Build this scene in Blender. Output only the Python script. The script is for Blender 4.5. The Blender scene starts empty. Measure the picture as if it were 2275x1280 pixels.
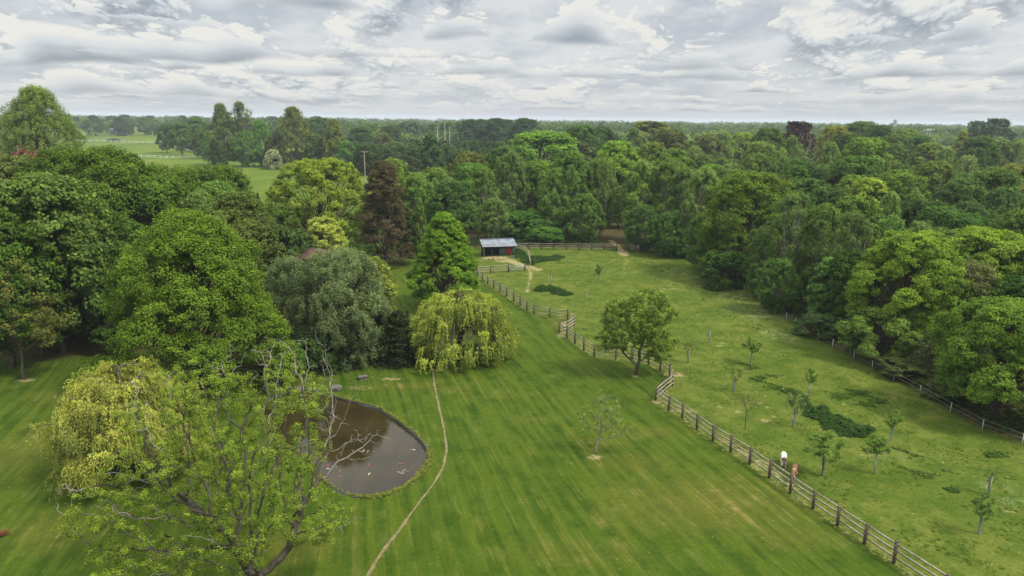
import bpy, math, random
import numpy as np
from mathutils import Vector, Matrix
S = bpy.context.scene
C = S.collection
rad = math.radians
# ---------------------------------------------------------------- camera
F = 1565.0; PITCH = rad(13.5); ROLL = rad(0.6); CH = 23.0
_f = np.array([0, math.cos(PITCH), -math.sin(PITCH)])
_r0 = np.array([1.0, 0, 0]); _u0 = np.array([0, math.sin(PITCH), math.cos(PITCH)])
_r = _r0*math.cos(ROLL) + _u0*math.sin(ROLL)
_u = -_r0*math.sin(ROLL) + _u0*math.cos(ROLL)
cd = bpy.data.cameras.new('camera'); cam = bpy.data.objects.new('camera', cd); C.objects.link(cam)
cd.sensor_width = 36; cd.lens = 36*F/2275; cd.clip_end = 40000; cd.clip_start = 0.5
M = Matrix.Identity(4)
for i in range(3):
    M[i][0] = _r[i]; M[i][1] = _u[i]; M[i][2] = -_f[i]
M[2][3] = CH
cam.matrix_world = M
S.camera = cam
# ---------------------------------------------------------------- render settings
S.view_settings.view_transform = 'Standard'; S.view_settings.look = 'None'
S.view_settings.exposure = 0.0; S.view_settings.gamma = 1
S.render.engine = 'CYCLES'
cy = S.cycles
cy.max_bounces = 5; cy.diffuse_bounces = 3; cy.glossy_bounces = 2; cy.transmission_bounces = 3; cy.volume_bounces = 0
cy.transparent_max_bounces = 4
cy.use_denoising = True
cy.caustics_reflective = False; cy.caustics_refractive = False
# ---------------------------------------------------------------- node helpers
class NT:
    def __init__(s, tree): s.t = tree; s.n = tree.nodes; s.l = tree.links
    def node(s, typ, **kw):
        n = s.n.new(typ)
        for k, v in kw.items(): setattr(n, k, v)
        return n
    def put(s, inp, v):
        if isinstance(v, bpy.types.NodeSocket): s.l.new(v, inp)
        elif v is not None: inp.default_value = v
    def math(s, op, a, b=None, c=None, clamp=False):
        n = s.node('ShaderNodeMath', operation=op); n.use_clamp = clamp
        s.put(n.inputs[0], a)
        if b is not None: s.put(n.inputs[1], b)
        if c is not None: s.put(n.inputs[2], c)
        return n.outputs[0]
    def vmath(s, op, a, b=None, scale=None):
        n = s.node('ShaderNodeVectorMath', operation=op); s.put(n.inputs[0], a)
        if b is not None: s.put(n.inputs[1], b)
        if scale is not None: s.put(n.inputs['Scale'], scale)
        return n.outputs[0]
    def comb(s, x, y, z=0.0):
        n = s.node('ShaderNodeCombineXYZ'); s.put(n.inputs[0], x); s.put(n.inputs[1], y); s.put(n.inputs[2], z); return n.outputs[0]
    def sep(s, v):
        n = s.node('ShaderNodeSeparateXYZ'); s.put(n.inputs[0], v); return n.outputs
    def noise(s, vec, scale=1.0, detail=4.0, rough=0.5, dist=0.0, lac=2.0):
        n = s.node('ShaderNodeTexNoise'); s.put(n.inputs['Vector'], vec); s.put(n.inputs['Scale'], scale)
        s.put(n.inputs['Detail'], detail); s.put(n.inputs['Roughness'], rough); s.put(n.inputs['Distortion'], dist); s.put(n.inputs['Lacunarity'], lac)
        return n.outputs[0]
    def ramp(s, v, a, b, smooth=True):
        n = s.node('ShaderNodeMapRange'); n.interpolation_type = 'SMOOTHSTEP' if smooth else 'LINEAR'
        s.put(n.inputs[0], v); n.inputs[1].default_value = a; n.inputs[2].default_value = b
        n.inputs[3].default_value = 0; n.inputs[4].default_value = 1
        return n.outputs[0]
    def mix(s, f, a, b):
        n = s.node('ShaderNodeMix', data_type='RGBA'); s.put(n.inputs[0], f)
        s.put(n.inputs[6], a if isinstance(a, bpy.types.NodeSocket) else (*a, 1)); s.put(n.inputs[7], b if isinstance(b, bpy.types.NodeSocket) else (*b, 1))
        return n.outputs[2]
    def attr(s, name):
        return s.node('ShaderNodeAttribute', attribute_name=name)
# ---------------------------------------------------------------- world
SUN_EL = rad(52); SUN_AZ = rad(115)     # azimuth clockwise from +Y (view direction): sun high on the right
W = bpy.data.worlds.new('World'); S.world = W; W.use_nodes = True
W.cycles.sampling_method = 'MANUAL'; W.cycles.sample_map_resolution = 256
nt = NT(W.node_tree); nt.n.clear()
sky = nt.node('ShaderNodeTexSky', sky_type='NISHITA'); sky.sun_disc = False
sky.sun_elevation = SUN_EL; sky.sun_rotation = SUN_AZ
tc = nt.node('ShaderNodeTexCoord').outputs['Generated']
x, y, z = nt.sep(tc)[0:3]
zc = nt.math('MAXIMUM', z, 0.0)
az = nt.math('ARCTAN2', x, y)
def coords(sx, c, k, ox, oy):
    return nt.comb(nt.math('ADD', nt.math('DIVIDE', nt.math('MULTIPLY', az, sx), nt.math('ADD', zc, .8)), ox), nt.math('ADD', nt.math('MULTIPLY', nt.math('LOGARITHM', nt.math('ADD', zc, c), 2.718), k), oy), 0.5)
def ramp_col(v):
    r_ = nt.node('ShaderNodeValToRGB'); nt.l.new(v, r_.inputs[0]); c_ = r_.color_ramp
    c_.elements[0].position = 0.0; c_.elements[0].color = (.36, .395, .44, 1); c_.elements[1].position = 1.0; c_.elements[1].color = (.885, .865, .815, 1)
    e = c_.elements.new(.30); e.color = (.51, .545, .58, 1); e = c_.elements.new(.62); e.color = (.72, .745, .76, 1)
    return r_.outputs[0]
def billow(v, sc):
    n = nt.noise(v, sc, 0.0, 0.5); n = nt.math('ABSOLUTE', nt.math('SUBTRACT', nt.math('MULTIPLY', n, 2.0), 1.0)); return n
def layer(below_col, sx, c, k, ox, oy, thr, up, lo, hi, fscale=1.0):
    p0 = coords(sx, c, k, ox, oy)
    w = nt.node('ShaderNodeTexNoise'); nt.put(w.inputs['Vector'], p0); w.inputs['Scale'].default_value = 2.2; w.inputs['Detail'].default_value = 3
    pw = nt.vmath('ADD', p0, nt.vmath('MULTIPLY', nt.vmath('SUBTRACT', w.outputs['Color'], (.5, .5, .5)), (.22, .14, 0)))
    def dens(shift, n):
        v = nt.vmath('ADD', pw, (0.0, shift, 0.0)) if shift else pw
        d = nt.math('MULTIPLY', nt.noise(v, .8, 1.0, 0.45), 1.0)
        for sc, a in ((1.5, .20), (3.3, .16), (7.2, .11), (15.0, .075), (31.0, .04))[:n]: d = nt.math('SUBTRACT', d, nt.math('MULTIPLY', nt.math('SUBTRACT', 1.0, billow(v, sc)), a*fscale))
        return nt.math('SUBTRACT', d, {5: 0.0, 4: .032, 3: .092, 1: .308}[n]*fscale)
    d0 = dens(0.0, 5); d1 = dens(up, 3); d2 = dens(up*3.5, 1)
    d0s = nt.math('ADD', d0, .0)
    top = nt.math('ADD', nt.math('MULTIPLY', nt.math('SUBTRACT', d0, d1), 2.6), nt.math('MULTIPLY', nt.math('SUBTRACT', d0, d2), 3.2))
    L = nt.math('ADD', top, .50, clamp=True)
    soft = nt.math('ADD', .035, nt.math('MULTIPLY', nt.math('SUBTRACT', 1.0, L), .10))
    al = nt.math('DIVIDE', nt.math('SUBTRACT', d0, thr), soft, clamp=True)
    al = nt.math('MULTIPLY', al, nt.math('MULTIPLY', nt.ramp(zc, *lo), nt.math('SUBTRACT', 1.0, nt.ramp(zc, *hi)) if hi else 1.0))
    return nt.mix(al, below_col, ramp_col(L))
def rows(below_col, k, c, off, sx, seed, cover, tall, lo, hi=None):
    """cumulus in rows: flat grey bases, billowing bright tops"""
    ln = nt.math('LOGARITHM', nt.math('ADD', zc, c), 2.718)
    ax = nt.math('DIVIDE', nt.math('MULTIPLY', az, sx), nt.math('ADD', zc, .55))
    v0 = nt.comb(nt.math('ADD', ax, seed), nt.math('MULTIPLY', ln, k*1.15), 0.0)
    wob = nt.math('MULTIPLY', nt.math('SUBTRACT', nt.noise(nt.comb(ax, nt.math('MULTIPLY', ln, k*.35), seed), .9, 2.0, .5), .5), .9)
    q = nt.math('ADD', nt.math('MULTIPLY', ln, k), nt.math('ADD', wob, off)); r = nt.math('FLOOR', q); h = nt.math('FRACT', q)
    vr = nt.comb(nt.math('ADD', ax, nt.math('MULTIPLY', r, 3.71)), nt.math('MULTIPLY', r, 5.3), seed)
    T = nt.noise(vr, 1.25, 2.0, .5)
    T = nt.math('ADD', nt.math('MULTIPLY', nt.math('SUBTRACT', T, .5), 4.2), cover)
    bl = nt.math('MULTIPLY', billow(v0, 2.0), .34)
    for sc, a_ in ((4.2, .26), (9.0, .17), (19.0, .10), (40.0, .05)): bl = nt.math('ADD', bl, nt.math('MULTIPLY', billow(v0, sc), a_))
    T = nt.math('MULTIPLY', nt.math('ADD', T, nt.math('MULTIPLY', nt.math('SUBTRACT', bl, .22), 1.5)), tall)
    m_ = nt.math('SUBTRACT', T, h)
    al = nt.math('DIVIDE', m_, .07, clamp=True)
    al = nt.math('MULTIPLY', al, nt.ramp(h, .0, .16)); al = nt.math('MULTIPLY', al, nt.math('SUBTRACT', 1.0, nt.ramp(h, .86, 1.0)))
    L = nt.math('ADD', nt.math('MULTIPLY', h, 1.15), nt.math('MULTIPLY', nt.math('SUBTRACT', .35, m_), .75))
    L = nt.math('ADD', L, nt.math('MULTIPLY', nt.math('SUBTRACT', bl, .22), 1.6)); L = nt.math('ADD', L, .20, clamp=True)
    al = nt.math('MULTIPLY', al, nt.ramp(zc, *lo))
    if hi: al = nt.math('MULTIPLY', al, nt.math('SUBTRACT', 1.0, nt.ramp(zc, *hi)))
    return nt.mix(al, below_col, ramp_col(L))
pb = coords(5.0, .06, 2.6, 1.7, 4.1)
base = nt.mix(nt.ramp(nt.noise(pb, 1.3, 5, .6), .36, .62), (.52, .56, .61), (.76, .775, .785))
colr = layer(base, 9.0, .05, 2.4, 3.3, 7.1, .0, .10, (.004, .02), None)
colr = rows(colr, 4.6, .035, .1, 6.5, 2.7, .20, 1.0, (.0, .015), (.06, .10))
colr = rows(colr, 3.0, .06, .55, 4.0, 9.4, .30, 1.0, (.01, .035))
colr = rows(colr, 2.6, .07, .20, 3.0, 17.9, .10, 1.05, (.03, .06))
hz = nt.math('POWER', nt.math('SUBTRACT', 1.0, nt.ramp(zc, 0.0, 0.06, False)), 1.4)
colr = nt.mix(nt.math('MULTIPLY', hz, 0.72), colr, (0.60, 0.625, 0.665))
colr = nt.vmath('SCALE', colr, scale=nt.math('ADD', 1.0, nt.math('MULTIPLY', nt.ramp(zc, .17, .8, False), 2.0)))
below = nt.ramp(z, -0.012, 0.0)
colr = nt.mix(below, (0.09, 0.12, 0.07), colr)
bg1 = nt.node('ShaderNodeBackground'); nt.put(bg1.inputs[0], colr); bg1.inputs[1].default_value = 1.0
bg2 = nt.node('ShaderNodeBackground'); nt.put(bg2.inputs[0], sky.outputs[0]); bg2.inputs[1].default_value = 0.10
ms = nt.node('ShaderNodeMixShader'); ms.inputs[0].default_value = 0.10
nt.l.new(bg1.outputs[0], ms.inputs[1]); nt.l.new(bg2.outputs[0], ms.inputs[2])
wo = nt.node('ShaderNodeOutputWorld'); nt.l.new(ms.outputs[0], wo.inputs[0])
# ---------------------------------------------------------------- sun behind thin cloud
sl = bpy.data.lights.new('sun', 'SUN'); sl.energy = 4.2; sl.angle = rad(10); sl.color = (1.0, 0.95, 0.86)
so = bpy.data.objects.new('sun', sl); C.objects.link(so)
sd = Vector((math.sin(SUN_AZ)*math.cos(SUN_EL), math.cos(SUN_AZ)*math.cos(SUN_EL), math.sin(SUN_EL)))
so.rotation_euler = sd.to_track_quat('Z', 'Y').to_euler(); so.location = (60, 0, 90)
# ---------------------------------------------------------------- projection helpers
def ray(u, v):
    return _f*F + _r*(u-1137.5) + _u*(640.0-v)
def gz(x, y):
    """ground height: gentle swells"""
    x = np.asarray(x, float); y = np.asarray(y, float)
    a = 0.16*np.sin(x*0.071+1.3)*np.sin(y*0.053+0.4) + 0.10*np.sin(x*0.17+y*0.11) + 0.05*np.sin(x*0.31-y*0.27+2)
    near = np.clip(((x+8)**2+(y-47)**2)/400.0-0.6, 0, 1)          # level round the pond
    return a*near
def P(u, v, z=None):
    d = ray(u, v); zz = 0.0 if z is None else z
    for _ in range(3):
        t = (zz-CH)/d[2]; p = np.array([0, 0, CH])+d*t
        if z is None: zz = float(gz(p[0], p[1]))
    return p
def at_depth(u, v, Y):
    d = ray(u, v); t = Y/d[1]; return np.array([0, 0, CH])+d*t
def pxm(u, v, Y):
    """metres per photograph pixel at depth Y in the direction of (u, v)"""
    p = at_depth(u, v, Y)-np.array([0, 0, CH]); return float(np.dot(p, _f))/F
# ---------------------------------------------------------------- object helpers
def tag(o, label=None, cat=None, group=None, kind=None):
    if label: o['label'] = label
    if cat: o['category'] = cat
    if group: o['group'] = group
    if kind: o['kind'] = kind
    return o
def empty(name, loc=(0, 0, 0), rz=0.0):
    o = bpy.data.objects.new(name, None); C.objects.link(o); o.location = loc; o.rotation_euler = (0, 0, rz); o.empty_display_size = 0.3
    return o
def link(name, me, parent=None, mat=None):
    o = bpy.data.objects.new(name, me); C.objects.link(o)
    if parent is not None: o.parent = parent
    if mat is not None and not me.materials: me.materials.append(mat)
    return o
def mesh_np(name, V, faces4=None, faces3=None, attrs=None, mat=None, smooth=False):
    """faces4 (n,4) and faces3 (m,3) index arrays; attrs: {name: per-face float array}"""
    me = bpy.data.meshes.new(name)
    V = np.asarray(V, np.float32); n4 = 0 if faces4 is None else len(faces4); n3 = 0 if faces3 is None else len(faces3)
    idx = []; 
    if n4: idx.append(np.asarray(faces4, np.int32).ravel())
    if n3: idx.append(np.asarray(faces3, np.int32).ravel())
    idx = np.concatenate(idx)
    tot = np.concatenate([np.full(n4, 4, np.int32), np.full(n3, 3, np.int32)])
    st = np.concatenate([[0], np.cumsum(tot)[:-1]]).astype(np.int32)
    me.vertices.add(len(V)); me.vertices.foreach_set('co', V.ravel())
    me.loops.add(len(idx)); me.loops.foreach_set('vertex_index', idx)
    me.polygons.add(len(tot)); me.polygons.foreach_set('loop_start', st)
    try: me.polygons.foreach_set('loop_total', tot)
    except Exception: pass
    me.update(calc_edges=True)
    if attrs:
        for k, a in attrs.items():
            at = me.attributes.new(k, 'FLOAT', 'FACE'); at.data.foreach_set('value', np.asarray(a, np.float32))
    if smooth: me.polygons.foreach_set('use_smooth', np.ones(len(tot), bool))
    if mat: me.materials.append(mat)
    return me
def nrm(v): return v/np.maximum(np.linalg.norm(v, axis=-1, keepdims=True), 1e-9)
class MB:
    """collects boxes, bars and free quads into one mesh"""
    def __init__(s): s.V = []; s.Q = []; s.T = []; s.n = 0
    def add(s, V, Q=(), T=()):
        s.V.append(np.asarray(V, float)); s.Q += [tuple(i+s.n for i in q) for q in Q]; s.T += [tuple(i+s.n for i in q) for q in T]; s.n += len(V)
    def box(s, c, d, R=None):
        c = np.asarray(c, float); h = np.asarray(d, float)/2
        v = np.array([[a, b, e] for a in (-1, 1) for b in (-1, 1) for e in (-1, 1)])*h
        if R is not None: v = v@np.asarray(R).T
        s.add(v+c, [(0, 1, 3, 2), (4, 6, 7, 5), (0, 4, 5, 1), (2, 3, 7, 6), (0, 2, 6, 4), (1, 5, 7, 3)])
    def bar(s, a, b, w, h):
        a = np.asarray(a, float); b = np.asarray(b, float); d = b-a; L = np.linalg.norm(d); d = d/L
        up = np.array([0, 0, 1.0]) if abs(d[2]) < 0.95 else np.array([0, 1.0, 0])
        sx = nrm(np.cross(d, up)); uz = np.cross(sx, d)
        s.box((a+b)/2, (L, w, h), np.stack([d, sx, uz], 1))
    def build(s, name, mat, parent=None, bevel=0.0):
        me = mesh_np(name, np.concatenate(s.V), np.array(s.Q) if s.Q else None, np.array(s.T) if s.T else None, mat=mat)
        o = link(name, me, parent)
        if bevel:
            m = o.modifiers.new('bevel', 'BEVEL'); m.width = bevel; m.segments = 1
        return o
def tubes(polys, n=6):
    V = []; Q = []; off = 0
    for pts, rs in polys:
        pts = np.asarray(pts, float); rs = np.asarray(rs, float); k = len(pts)
        t = np.gradient(pts, axis=0); t = nrm(t)
        ref = np.array([0.31, 0.95, 0.1]) if abs(t[0][2]) > 0.5 else np.array([0.05, 0.1, 1.0])
        a = nrm(np.cross(t, ref)); b = np.cross(t, a)
        th = np.arange(n)*2*math.pi/n
        ring = pts[:, None, :] + rs[:, None, None]*(np.cos(th)[None, :, None]*a[:, None, :]+np.sin(th)[None, :, None]*b[:, None, :])
        V.append(ring.reshape(-1, 3))
        i = np.arange(k-1)[:, None]*n; j = np.arange(n)[None, :]; j2 = (j+1) % n
        q = np.stack([i+j, i+j2, i+n+j2, i+n+j], -1).reshape(-1, 4)+off
        Q.append(q); off += k*n
    return np.concatenate(V), np.concatenate(Q)
# ---------------------------------------------------------------- materials
def principled(name, col, rough=0.8, spec=0.3, metal=0.0):
    m = bpy.data.materials.new(name); m.use_nodes = True
    b = m.node_tree.nodes['Principled BSDF']; b.inputs['Base Color'].default_value = (*col, 1); b.inputs['Roughness'].default_value = rough
    b.inputs['Specular IOR Level'].default_value = spec; b.inputs['Metallic'].default_value = metal
    return m, NT(m.node_tree), b
def mottled(name, c1, c2, scale=3.0, rough=0.85, bump=0.3, stretch=(1, 1, 1), spec=0.25, metal=0.0, detail=5):
    m, t, b = principled(name, c1, rough, spec, metal)
    oc = t.node('ShaderNodeTexCoord').outputs['Object']; v = t.vmath('MULTIPLY', oc, stretch)
    n = t.noise(v, scale, detail, 0.6)
    t.l.new(t.mix(t.ramp(n, 0.3, 0.7), c1, c2), b.inputs['Base Color'])
    if bump:
        bp = t.node('ShaderNodeBump'); bp.inputs['Strength'].default_value = bump; bp.inputs['Distance'].default_value = 0.02
        t.l.new(n, bp.inputs['Height']); t.l.new(bp.outputs[0], b.inputs['Normal'])
    return m
def leaf_material(name='foliage', trans=0.34):
    m = bpy.data.materials.new(name); m.use_nodes = True; t = NT(m.node_tree); t.n.clear()
    oi = t.node('ShaderNodeObjectInfo'); col = oi.outputs['Color']
    r = t.attr('rnd').outputs['Fac']; tp = t.attr('tip').outputs['Fac']
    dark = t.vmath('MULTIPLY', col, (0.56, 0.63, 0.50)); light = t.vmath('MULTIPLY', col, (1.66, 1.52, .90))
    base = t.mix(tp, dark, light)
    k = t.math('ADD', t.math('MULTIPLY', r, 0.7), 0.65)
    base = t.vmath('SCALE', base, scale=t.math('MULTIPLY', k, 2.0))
    b = t.node('ShaderNodeBsdfPrincipled'); t.l.new(base, b.inputs['Base Color']); b.inputs['Roughness'].default_value = 0.6; b.inputs['Specular IOR Level'].default_value = 0.10
    tr = t.node('ShaderNodeBsdfTranslucent'); t.l.new(t.vmath('MULTIPLY', base, (1.1, 1.15, 0.6)), tr.inputs[0])
    mx = t.node('ShaderNodeMixShader'); mx.inputs[0].default_value = trans
    t.l.new(b.outputs[0], mx.inputs[1]); t.l.new(tr.outputs[0], mx.inputs[2])
    o = t.node('ShaderNodeOutputMaterial'); t.l.new(mx.outputs[0], o.inputs[0])
    return m
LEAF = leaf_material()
BARK = mottled('bark', (0.10, 0.082, 0.06), (0.045, 0.038, 0.028), 4, 0.9, 0.6, (1, 1, 0.3))
PALEBARK = mottled('weathered_branch', (0.25, 0.225, 0.185), (0.12, 0.105, 0.08), 5, 0.9, 0.4)
BIRCHBARK = mottled('birch_bark', (0.34, 0.32, 0.26), (0.12, 0.11, 0.09), 2.5, 0.8, 0.3, (1, 1, 2.5))
# ================================================================ tree generators
def cards(P_, N_, L, Wd, rng, axis=None):
    """diamond leaves: centres, normals, half length, half width, optional long axis"""
    n = len(P_)
    N_ = nrm(N_)
    a = rng.normal(size=(n, 3)) if axis is None else axis
    t = nrm(a-N_*np.sum(a*N_, 1, keepdims=True)); b = np.cross(N_, t)
    L = np.broadcast_to(L, (n,))[:, None]*rng.uniform(.7, 1.3, (n, 1)); Wd = np.broadcast_to(Wd, (n,))[:, None]*rng.uniform(.7, 1.3, (n, 1))
    V = np.stack([P_+t*L, P_+b*Wd+N_*Wd*.25, P_-t*L, P_-b*Wd+N_*Wd*.25], 1).reshape(-1, 3)
    return V
def leafmesh(name, V, tip, rng, clump=None):
    n = len(V)//4
    r = rng.uniform(0, 1, n) if clump is None else np.clip(clump*0.6+rng.uniform(0, 1, n)*0.4, 0, 1)
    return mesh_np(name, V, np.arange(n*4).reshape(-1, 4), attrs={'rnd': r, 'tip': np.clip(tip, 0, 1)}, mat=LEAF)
def prof_oak(t): return np.sqrt(np.clip(1-((t-0.38)/0.64)**2, 0, 1))
def prof_dome(t): return np.sqrt(np.clip(1-((t-0.3)/0.72)**2, 0, 1))
def prof_cone(t): return np.clip(1.0-t, 0, 1)**0.75*np.clip(t*6+.45, 0, 1)
def prof_ovate(t): return np.where(t < .25, .75+t, (1-np.clip((t-.25)/.75, 0, 1)**1.7)**.9)
def prof_col(t): return np.clip(np.sin(math.pi*np.clip(t*.93+.07, 0, 1)), 0, 1)**.55
def limb(rng, a, b, r0, r1, sag=0.12, k=6):
    a = np.asarray(a, float); b = np.asarray(b, float); d = np.linalg.norm(b-a)
    s = np.linspace(0, 1, k)[:, None]
    mid = (a+b)/2+np.array([0, 0, 1])*d*sag*rng.uniform(-.6, 1.4)+rng.normal(size=3)*d*.06
    p = (1-s)**2*a+2*s*(1-s)*mid+s**2*b
    p[1:-1] += rng.normal(size=(k-2, 3))*d*.02
    return p, np.linspace(r0, r1, k)
def lobed(seed, H, hb, R, prof=prof_oak, nl=26, lr=1.6, nc=26, rc=.6, nv=60, size=.14, droop=0., flat=.6, aspect=.75,
          tipb=.0, lean=(0, 0), trunk_r=.25, minz=.15, vshell=(.82, 1.08), stems=1, barkmat=None, limbs=True, squash=.85, jit=.2, tiptop=.6):
    rng = np.random.default_rng(seed); ch = H-hb
    i = np.arange(nl); t = (i+.5)/nl; t = np.clip(t+rng.uniform(-.5, .5, nl)/nl*2, .02, .98)
    t = t**.9
    az = i*2.39996+rng.uniform(-.5, .5, nl)
    pr = prof(t)
    rr = np.maximum(0, R*pr-lr*.7)*rng.uniform(1-jit, 1+jit*.5, nl)
    lrs = lr*rng.uniform(.7, 1.25, nl)
    zc = np.minimum(hb+t*ch, H-lrs*squash*.95)
    cen = np.stack([rr*np.cos(az), rr*np.sin(az), zc], 1); ln = np.array([*lean, 0])
    cen += ln*(cen[:, 2:3]/H)
    # inner lobes keep the crown from being hollow
    core = np.array([0, 0, hb+ch*.4])+ln*.5
    o = nrm(cen-core)
    d = nrm(rng.normal(size=(nl, nc, 3)))
    dot = np.sum(d*o[:, None, :], -1, keepdims=True); d = np.where(dot < -.35, d-2*dot*o[:, None, :], d)
    low = d[..., 2:3] < -.55; d = np.where(low, d*np.array([1, 1, -1]), d)
    cp = cen[:, None, :]+d*lrs[:, None, None]*rng.uniform(*vshell, (nl, nc, 1))*np.array([1, 1, squash])
    cn = nrm(d+np.array([0, 0, .55])+.3*o[:, None, :])
    crand = np.broadcast_to(rng.uniform(0, 1, (nl, nc, 1))*.6+rng.uniform(0, 1, (nl, 1, 1))*.4, (nl, nc, nv))
    g = nrm(rng.normal(size=(nl, nc, nv, 3)))
    rcs = rc*rng.uniform(.6, 1.35, (nl, nc, 1, 1))
    rad_ = rng.uniform(0, 1, (nl, nc, nv, 1))**.45
    off = g*rad_*rcs*np.array([1, 1, flat])
    if droop: off[..., 2] -= droop*rng.uniform(0, 1, (nl, nc, nv))**1.3*rng.uniform(.5, 1.3, (nl, nc, 1)); off[..., :2] *= .75
    p = cp[:, :, None, :]+off
    nn = cn[:, :, None, :]*.75+g*.35+rng.normal(size=(nl, nc, nv, 3))*.42
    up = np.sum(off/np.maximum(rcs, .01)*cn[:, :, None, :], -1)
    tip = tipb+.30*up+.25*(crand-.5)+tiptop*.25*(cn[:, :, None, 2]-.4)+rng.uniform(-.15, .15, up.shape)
    p = p.reshape(-1, 3); nn = nn.reshape(-1, 3); keep = p[:, 2] > minz
    p = p[keep]; nn = nn[keep]; tip = tip.reshape(-1)[keep]; cr = crand.reshape(-1)[keep]
    ax = None
    if droop: ax = np.array([0, 0, 1.0])+rng.normal(size=p.shape)*.8
    V = cards(p, nn, size, size*aspect, rng, ax)
    crown = leafmesh('crown', V, tip, rng, cr)
    polys = []
    top = np.array([ln[0]*.8, ln[1]*.8, hb+ch*.82])
    for s in range(stems):
        bx = rng.normal(size=3)*[.25, .25, 0]*(stems > 1)
        tt = top+rng.normal(size=3)*[R*.3, R*.3, ch*.08]*(stems > 1)
        pts, rs = limb(rng, [bx[0], bx[1], -.3], tt, trunk_r*(1 if stems == 1 else .7), trunk_r*.2, .02, 9)
        rs[0] *= 1.35
        polys.append((pts, rs))
        if limbs:
            mine = [q for q in range(nl) if q % stems == s]
            for q in mine:
                f = np.clip((cen[q][2]-H*.12)/H*rng.uniform(.55, .8), .12, .8)
                j = f*(len(pts)-1); a = pts[int(j)]+(pts[min(int(j)+1, len(pts)-1)]-pts[int(j)])*(j % 1)
                lp, lr_ = limb(rng, a, cen[q], trunk_r*(.42-.25*f)/ (1 if stems == 1 else 1.3), .025, .1)
                polys.append((lp, lr_*(.6 if droop else 1)))
                for w in range(1 if droop else 4):
                    c2 = cp[q, rng.integers(nc)]
                    polys.append(limb(rng, lp[rng.integers(2, 5)], c2, .035, .012, .05, 4))
    TV, TQ = tubes(polys, 6)
    trunk = mesh_np('trunk', TV, TQ, mat=barkmat or BARK, smooth=True)
    return trunk, crown
def weeping(seed, H, R, nb=300, ns=9, nv=24, size=.11, wid=.03, trunk_r=.35, open_dir=None, length=(.9, 2.2), barkmat=None):
    """weeping willow: arching boughs, each hung with tufts of thin strands"""
    rng = np.random.default_rng(seed); na = nb//10
    i = np.arange(na); az = i*2.39996+rng.uniform(-.25, .25, na); reach = R*rng.uniform(.55, 1.0, na)*np.where(i % 3 == 0, .62, 1); top = H*rng.uniform(.62, .98, na)*np.where(reach < R*.6, 1.02, .88)
    endz = np.where(reach < R*.6, H*.55, H*rng.uniform(.12, .34, na)); fork = H*.26; polys = [limb(rng, [0, 0, -.3], [0, 0, fork*1.2], trunk_r, trunk_r*.75, 0, 5)]
    c = []; outd = []; bid = []
    for q in range(na):
        d = np.array([math.cos(az[q]), math.sin(az[q]), 0]); s = np.linspace(0, 1, 9)[:, None]
        p0 = np.array([0, 0, fork]); p1 = d*reach[q]*.25+[0, 0, top[q]*1.05]; p2 = d*reach[q]*.85+[0, 0, top[q]]; p3 = d*reach[q]*1.0+[0, 0, endz[q]]
        pt = (1-s)**3*p0+3*s*(1-s)**2*p1+3*s*s*(1-s)*p2+s**3*p3; pt[1:] += rng.normal(size=(8, 3))*R*.03
        polys.append((pt, np.linspace(trunk_r*.32, .015, 9)))
        for _ in range(10):
            t_ = rng.uniform(.38, 1)*8; j = min(int(t_), 7); b_ = pt[j]+(pt[j+1]-pt[j])*(t_-j)
            side = np.array([-d[1], d[0], 0])*rng.normal()*R*.20+d*rng.normal()*R*.05; side[2] = -abs(rng.normal())*.1
            e = b_+side; c.append(e); outd.append(nrm(d+side*.5)); bid.append(rng.uniform())
            if rng.uniform() < .5: polys.append(limb(rng, b_, e, .035, .012, .15, 4))
    c = np.array(c); outd = np.array(outd); outd[:, 2] = 0; bid = np.array(bid); nb = len(c)
    if open_dir is not None:
        od = np.array([math.cos(open_dir), math.sin(open_dir), 0]); k = ~((outd@od > .86) & (c[:, 2] > H*.34) & (c[:, 2] < H*.62))
        c = c[k]; outd = outd[k]; bid = bid[k]; nb = len(c)
    br = np.broadcast_to(bid[:, None, None], (nb, ns, nv))
    st = c[:, None, :]+rng.normal(size=(nb, ns, 3))*[.26, .26, .12]
    Ls = rng.uniform(*length, (nb, 1))*rng.uniform(.6, 1.15, (nb, ns)); Ls = np.minimum(Ls, st[:, :, 2]-rng.uniform(.15, .9, (nb, ns))); Ls = np.maximum(Ls, .2)
    s = (np.arange(nv)+.5)/nv*np.ones((nb, ns, 1))
    fl = rng.uniform(.2, .8, (nb, 1, 1))*rng.uniform(.6, 1.3, (nb, ns, 1)); dirs = nrm(outd[:, None, :]+rng.normal(size=(nb, ns, 3))*[.5, .5, 0])
    pos = st[:, :, None, :]+dirs[:, :, None, :]*(np.sqrt(s)*fl)[..., None]
    pos[..., 2] += .22*np.sin(s*3.14)-s**1.5*Ls[..., None]
    pos += rng.normal(size=pos.shape)*[.05, .05, .05]
    p = pos.reshape(-1, 3); keep = p[:, 2] > .12
    nn = (dirs[:, :, None, :]*.6+rng.normal(size=pos.shape)*.7+[0, 0, .55]).reshape(-1, 3)
    ax = (np.array([0, 0, -1.0])+dirs[:, :, None, :]*.5+rng.normal(size=pos.shape)*.5).reshape(-1, 3)
    tip = (.30+.30*(1-s)+.5*(br-.5)+.2*rng.uniform(-1, 1, s.shape)).reshape(-1)
    V = cards(p[keep], nn[keep], size, wid, rng, ax[keep]); crown = leafmesh('crown', V, tip[keep], rng, br.reshape(-1)[keep])
    TV, TQ = tubes(polys, 6)
    return mesh_np('trunk', TV, TQ, mat=barkmat or BARK, smooth=True), crown
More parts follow.
